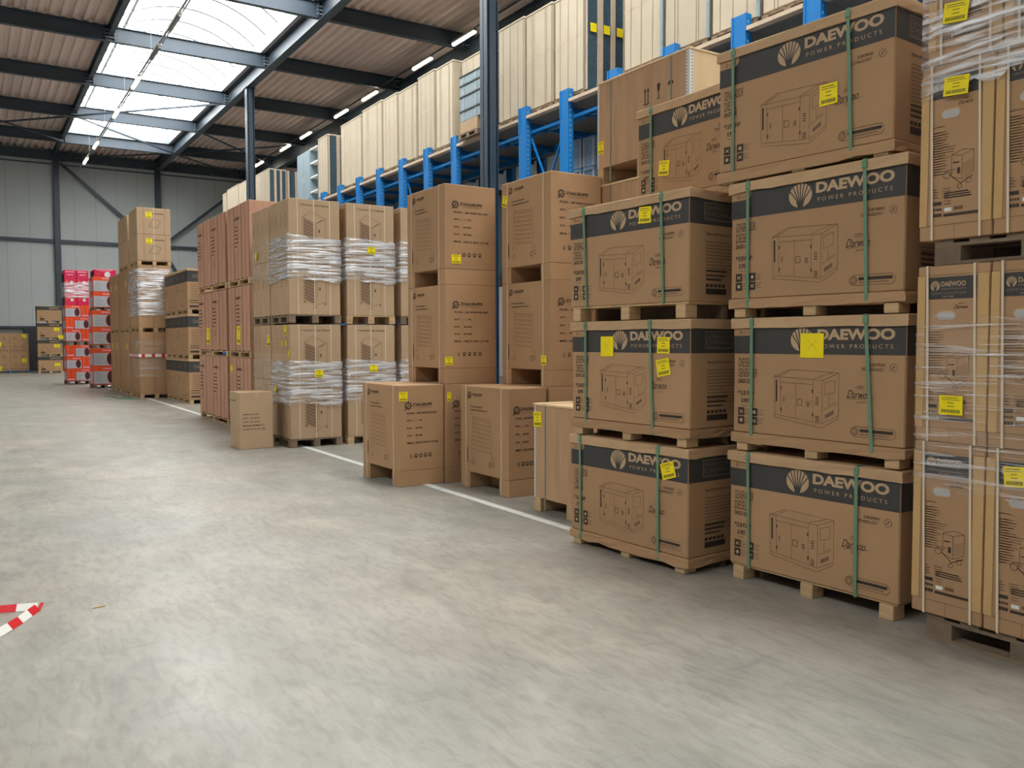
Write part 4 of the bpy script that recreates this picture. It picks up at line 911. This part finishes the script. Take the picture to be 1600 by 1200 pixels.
# ------------------------------------------------------------ blue rack and its loads
RX = 10.3
def build_rack():
    r = empty('pallet_rack', (RX, 16, 0)); top = 6.68
    ys = [5.3, 6.75, 8.15, 9.53, 11.11, 12.63, 14.16, 15.7, 17.27, 18.81, 20.33, 21.87, 23.43, 24.99, 26.55, 28.1, 29.65, 31.2, 32.75, 34.3, 35.85, 37.4, 38.95, 40.5, 42.0]
    def upf(m):
        a = .15     # open C section along Y, with slotted returns
        m.box(-.0, -a, 0, .012, a, top, 'blue'); m.box(.012, -a, 0, .12, -a+.012, top, 'blue'); m.box(.012, a-.012, 0, .12, a, top, 'blue')
        m.box(.10, -a+.012, 0, .12, -a+.05, top, 'blue'); m.box(-.05, -.22, 0, .16, .22, .012, 'blue')
        for q in range(int(top/.1)): m.box(.03, -a-.004, q*.1+.03, .06, -a, q*.1+.07, 'steel_grey')
        m.box(-.012, -a, top-.55, .0, -a+.03, top, 'blue'); m.box(-.012, a-.03, top-.55, 0, a, top, 'blue')
    for y in ys:
        part('upr', 'upright', r, upf, (0, y-16, 0)); part('upr', 'upright', r, upf, (2.6, y-16, 0))
    def shelf(m):
        y0, y1 = ys[0]-16.1, ys[-1]-15.9
        m.box(.12, y0, 6.40, 2.55, y1, 6.43, 'shelfdeck')
        m.box(.02, y0, 6.40, .12, y1, 6.50, 'shelfedge'); m.box(2.5, y0, 6.40, 2.6, y1, 6.50, 'shelfedge')
    for q, y in enumerate(ys[:-1]):
        d = ys[q+1]-y; yy = y-16
        part(('sh', round(d, 2)), 'shelf_board', r, lambda m: (m.box(.13, .16, 6.405, 2.58, d-.16, 6.43, 'shelfdeck'), m.box(-.01, .16, 6.405, .13, d-.16, 6.47, 'shelfedge'), m.box(2.4, .16, 6.405, 2.58, d-.16, 6.47, 'shelfedge'), m.box(.13, -.14, 6.41, 2.58, .16, 6.43, 'shelfdeck'), m.box(.13, .3, 6.43, 2.4, .4, 6.47, 'wood_grey')), (0, yy, 0))
        part(('rb', round(d, 2)), 'cross_bar', r, lambda m: m.bar((.14, .0, 6.13), (.14, d, 6.13), .05, .06, 'blue'), (0, yy, 0))
        part(('rc', round(d, 2)), 'shelf_beam', r, lambda m: (m.box(.6, .1, 6.25, .72, d-.1, 6.4, 'blue'), m.box(1.9, .1, 6.25, 2.02, d-.1, 6.4, 'blue'), m.box(.2, .15, 6.3, 2.5, .22, 6.4, 'blue')), (0, yy, 0))
        if q % 2 == 1 or True:
            if q in (6, 10, 16): part(('rv', round(d, 2)), 'brace', r, lambda m: (m.bar((.14, .15, 6.0), (.14, d*.5, 4.9), .04, .03, 'blue'), m.bar((.14, d-.15, 6.0), (.14, d*.5, 4.9), .04, .03, 'blue')), (0, yy, 0))
        part(('lsh', round(d, 2)), 'shelf_board', r, lambda m: (m.box(.3, .0, 3.15, 2.5, d, 3.2, 'shelfdeck'), m.box(.25, 0, 3.05, .3, d, 3.2, 'navy')), (0, yy, 0))
    tag(r, 'long blue steel pallet rack carrying the tall cream cartons', 'pallet rack')
    # tall cream cartons
    def cream(W, L, H, fs, endk, z):
        def f(m):
            m.box(-W/2, -L/2, 0, W/2, L/2, H, 'cream', .03); A, Ef = faces(m, W, L, H, .003); rr = random.Random(int(L*1000)+fs)
            for u in (.25, .32, .75, .8) if fs % 2 else (.2, .48, .78): A.line([(L*u, .02), (L*(u+.005), H-.03)], .011, 'ink_soft')
            A.line([(0, H*.52), (L*.5, H*.54), (L, H*.55)], .022, 'shelfedge', 1.1); A.rect(0, .01, .012, H-.04, 'seam', 1.2); A.rect(L-.014, .01, L, H-.04, 'seam', 1.2)
        return f
    def cream_set(spans, W, name, endk):
        for i, (a, b) in enumerate(spans):
            L = b-a-.055; L = round(L, 3); yc = (a+b)/2; H = 2.03+.04*((i*7) % 3)
            x0 = RX+.14
            if name == 'nearest the column' and i == 0: x0 = RX+.34
            pallet(x0, yc-L/2, x0+W*.95, yc+L/2, 6.476, .12, 'dark pallet under carton %s, group %s' % (['one', 'two', 'three', 'four', 'five', 'six', 'seven'][i], name), 'wood_grey', 'pallets on the blue rack')
            r = empty('tall_cream_carton', (x0+W/2, yc, 6.598)); part(('cream', L, W, H, i % 2, name == 'x'), 'carton_body', r, cream(W, L, H, i, None, 0))
            part(('crcap', L, W, H), 'top_flap', r, lambda m: m.box(-W/2-.01, -L/2-.008, H-.06, W/2, L/2+.008, H+.006, 'cream', .02))
            if name.startswith('above'): part('post', 'corner_post', r, lambda m: m.prof([(.03*math.cos(k*math.pi/4), .03*math.sin(k*math.pi/4)) for k in range(8)], 0, 2.1, 'z', 'steel_grey'), (-W/2-.02, -L/2-.03, 0))
            if i == 0 and endk:
                def ef(m):
                    for k, (u0, u1) in enumerate(((.02, .05), (.30, .42), (.62, .72), (.93, .97))): m.box(-W/2+W*u0, -.06, 0, -W/2+W*u1, -.0, H-.02, 'shelfedge')
                    m.box(-W/2+.02, -.03, .01, W/2-.02, 0, H-.05, 'dark_goods')
                e = part(('crend', W, H), 'end_panel', r, ef, (0, -L/2, 0))
                e['label'] = 'dark blue slatted end panel'
                if endk == 2:
                    for u, v in ((.18, 1.22), (.50, 1.23), (.82, 1.24)): label_part(r, W, L, 'E', W*u, v, .15*W, .17, 0, True, .07)
            tag(r, 'tall cream rack carton, %s of the group %s' % (['first', 'second', 'third', 'fourth', 'fifth', 'sixth', 'seventh'][i], name), 'carton', 'tall cream cartons on the blue rack')
    cream_set([(13.67, 14.72), (14.76, 15.80), (15.83, 16.95)], 1.05, 'just right of the steel column', 2)
    cream_set([(7.1, 8.16), (8.2, 9.22), (9.25, 10.28), (10.31, 11.4), (11.43, 12.50)], 1.25, 'above the generator cartons', 0)
    cream_set([(17.75, 19.03), (19.06, 20.04), (20.07, 21.10), (21.13, 22.34), (22.37, 23.40), (23.43, 24.95), (24.98, 26.75)], 1.2, 'nearest the column', 1)
    cream_set([(27.9, 28.9)], 1.0, 'between the open shelving and the long row', 1)
    cream_set([(34.65, 36.7), (36.73, 39.2), (39.2, 41.2), (41.28, 42.05)], .75, 'beyond the grey cabinets', 1)
    # second far block behind, dark goods
    m = MB(); m.box(11.2, 34.7, 6.6, 12.0, 36.2, 8.6, 'dark_goods')
    for u in (11.2, 11.55, 11.92): m.box(u, 34.64, 6.6, u+.1, 34.7, 8.6, 'shelfedge')
    tag(m.build('crate_bundle'), 'dark blue bundle with beige battens beside the farthest cream cartons', 'bundle')
    pallet(11.2, 34.7, 12.0, 36.2, 6.473, .125, 'pallet under the dark blue bundle on the rack', 'wood_grey')
    # grey steel cabinets
    m = MB(); m.box(0, 0, 0, 1.1, 1.4, 1.98, 'steel_grey', .01); A = Face(m, (0, 1.4, 0), (0,-1,0), (-1,0,0), 1.4, 1.98, .003)
    o = empty('steel_cabinet', (RX+.17, 29.75, 6.478)); m.build('cabinet_body', o)
    part('cabdoor', 'door', o, lambda m: (m.box(-.02, .02, .04, 0, .69, 1.94, 'steel_grey', .006), m.box(-.035, .6, .9, -.02, .62, 1.1, 'zinc')))
    part('cabdoor2', 'door', o, lambda m: (m.box(-.02, .71, .04, 0, 1.38, 1.94, 'steel_grey', .006), m.box(-.035, .76, .9, -.02, .78, 1.1, 'zinc')))
    tag(o, 'grey blue closed steel cabinet standing on the blue rack', 'cabinet')
    o = empty('shelving_unit', (RX+.15, 28.93, 6.478))
    m = MB(); m.box(.0, 0, 0, .6, .02, 1.95, 'steel_grey'); m.box(0, .76, 0, .6, .78, 1.95, 'steel_grey'); m.box(.58, 0, 0, .6, .78, 1.95, 'steel_dark'); m.build('shelf_case', o)
    for z in (0, .42, .93, 1.42, 1.92): part('shl', 'shelf', o, lambda m: m.box(-.01, .02, 0, .58, .76, .05, 'white'), (0, 0, z))
    tag(o, 'open grey shelving unit with white shelf edges beside the closed cabinet', 'shelving')
    # stacked grey metal boxes in front of the cream cartons near the column
    pallet(RX-.13, 17.44, RX+.31, 18.33, 6.473, .12, 'pallet carrying the grey metal cases beside the steel column', 'wood_grey')
    m = MB(); m.box(-.21, -.35, 0, .21, .48, .28, 'kraft_pale', .01); o = m.build('flat_carton'); o.location = (RX+.09, 17.80, 6.595); tag(o, 'flat brown carton under the grey metal cases on the rack', 'carton')
    z = 6.88
    for i, h in enumerate((.26, .34, .26, .22)):
        r = empty('metal_case', (RX+.09, 17.80, z)); part(('case', h), 'case_body', r, lambda m: (m.box(-.20, -.48, 0, .20, .48, h-.01, 'steel_grey', .01), [m.box(-.212, y-.01, .02, -.20, y+.01, h-.04, 'zinc') for y in (-.3, .3)]))
        part(('caselid', 1), 'lid', r, lambda m: m.box(-.215, -.495, -.035, .215, .495, 0, 'steel_dark', .006), (0, 0, h))
        tag(r, 'grey blue metal case in the stack beside the steel column, %s' % ['lowest', 'second up', 'third up', 'topmost'][i], 'case', 'grey metal cases on the rack'); z += h+.004
    # loads on the lower level
    for i, (y, zt) in enumerate([(14.40, 5.85), (13.97, 5.83)]):
        pallet(10.9, y, 11.9, y+.38, 3.203, .12, 'pallet under the pale blue wrapped crates on the lower shelf, %s one' % ['left', 'right'][i], 'wood_grey')
        for k in range(4):
            h = (zt-3.33)/4
            o = part(('bc', round(h, 3)), 'plastic_crate', None, lambda m: (m.box(-.5, -.18, 0, .5, .18, h-.01, 'crate_blue', .02), [m.box(-.515, q, .02, -.5, q+.04, h-.03, 'panelwhite') for q in (-.18, .14)], m.box(-.52, -.185, h-.06, .5, .185, h-.004, 'crate_blue')))
            o.location = (11.43, y+.19, 3.325+k*h); tag(o, 'pale blue plastic crate on the lower rack shelf, %s pile, %s' % (['left', 'right'][i], ['lowest', 'second', 'third', 'topmost'][k]), 'crate', 'pale blue crates on the lower rack shelf')
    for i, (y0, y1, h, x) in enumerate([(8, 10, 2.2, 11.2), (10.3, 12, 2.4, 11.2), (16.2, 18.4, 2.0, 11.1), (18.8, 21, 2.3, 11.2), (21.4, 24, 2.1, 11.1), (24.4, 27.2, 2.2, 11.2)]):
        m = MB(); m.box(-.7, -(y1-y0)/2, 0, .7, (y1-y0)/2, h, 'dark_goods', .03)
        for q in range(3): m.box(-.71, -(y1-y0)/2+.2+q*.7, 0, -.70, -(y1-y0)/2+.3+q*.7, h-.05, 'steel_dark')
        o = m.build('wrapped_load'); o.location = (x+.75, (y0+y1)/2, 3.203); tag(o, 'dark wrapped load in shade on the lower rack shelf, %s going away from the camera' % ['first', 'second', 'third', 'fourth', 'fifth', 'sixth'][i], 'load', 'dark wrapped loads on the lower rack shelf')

def build_tape():
    m = MB(); P = [(-1.6, 6.05), (-.9, 5.98), (-.4, 5.90), (.0, 5.84), (.15, 5.80), (.30, 5.755), (.318, 5.735), (.30, 5.70), (.22, 5.53), (.12, 5.36), (-.05, 5.1), (-.4, 4.8), (-1.0, 4.5)]
    L_ = 0; seg = []
    for (a, b), (c, d) in zip(P, P[1:]):
        l = math.hypot(c-a, d-b); n = max(1, int(l/.02))
        for i in range(n):
            t0, t1 = i/n, (i+1)/n; q = L_+l*t0
            # tape lies tilted, lower edge on the floor
            dx, dy = (c-a)/l, (d-b)/l; nx, ny = -dy, dx
            tilt = .035+.012*math.sin(q*5); hz = .04
            p0 = (a+(c-a)*t0, b+(d-b)*t0); p1 = (a+(c-a)*t1, b+(d-b)*t1)
            s = .03 if (p0[1] > 5.74) else -.03
            sl = .04
            mat = 'tape_red' if (q % .24) < .12 else 'tape_white'
            m.add([(p0[0], p0[1], .003), (p1[0], p1[1], .003), (p1[0]+nx*s, p1[1]+ny*s, hz), (p0[0]+nx*s, p0[1]+ny*s, hz),
                   (p0[0], p0[1]-.0012, .003), (p1[0], p1[1]-.0012, .003), (p1[0]+nx*s, p1[1]+ny*s-.0012, hz), (p0[0]+nx*s, p0[1]+ny*s-.0012, hz)], [(0,1,2,3),(7,6,5,4)], mat)
        L_ += l
    o = m.build('barrier_tape'); tag(o, 'folded red and white barrier tape lying on the floor at the left edge', 'barrier tape')

def build_litter():
    m = MB(); P = [(3.35, 27.6), (3.6, 26.9), (3.5, 26.3), (3.75, 25.9), (4.0, 25.75), (3.9, 26.3), (3.7, 26.6), (3.95, 27.0)]
    for (a, b), (c, d) in zip(P, P[1:]): m.bar((a, b, .012), (c, d, .012), .05, .012, 'green')
    tag(m.build('loose_strap'), 'loose green strapping lying on the floor beside the distant wrapped stacks', 'strap')
    m = MB(); m.box(-.035, -.006, 0, .035, .006, .006, 'kraft_edge', .001); o = m.build('wood_splinter'); o.location = (.62, 5.62, 0); o.rotation_euler = (0, 0, .2)
    tag(o, 'tiny pale splinter lying on the floor near the barrier tape', 'litter')
build_setting()
build_steel()
build_litter()
build_generators()
build_welders()
build_trolleys()
build_crates()
build_cabinets()
build_pink()
build_far()
build_rack()
lamp_row(14.5, 11.9, [49.9, 45.1, 41.83, 37.02, 33.78, 28.87, 25.73, 20.9, 17.7], [True]*9, 'above the blue rack')
lamp_row(5.55, 11.25, [50.9, 46.6, 39.7, 34.7, 30.8, 27.6], [True, True, True, True, False, False], 'under the roof light')
build_tape()
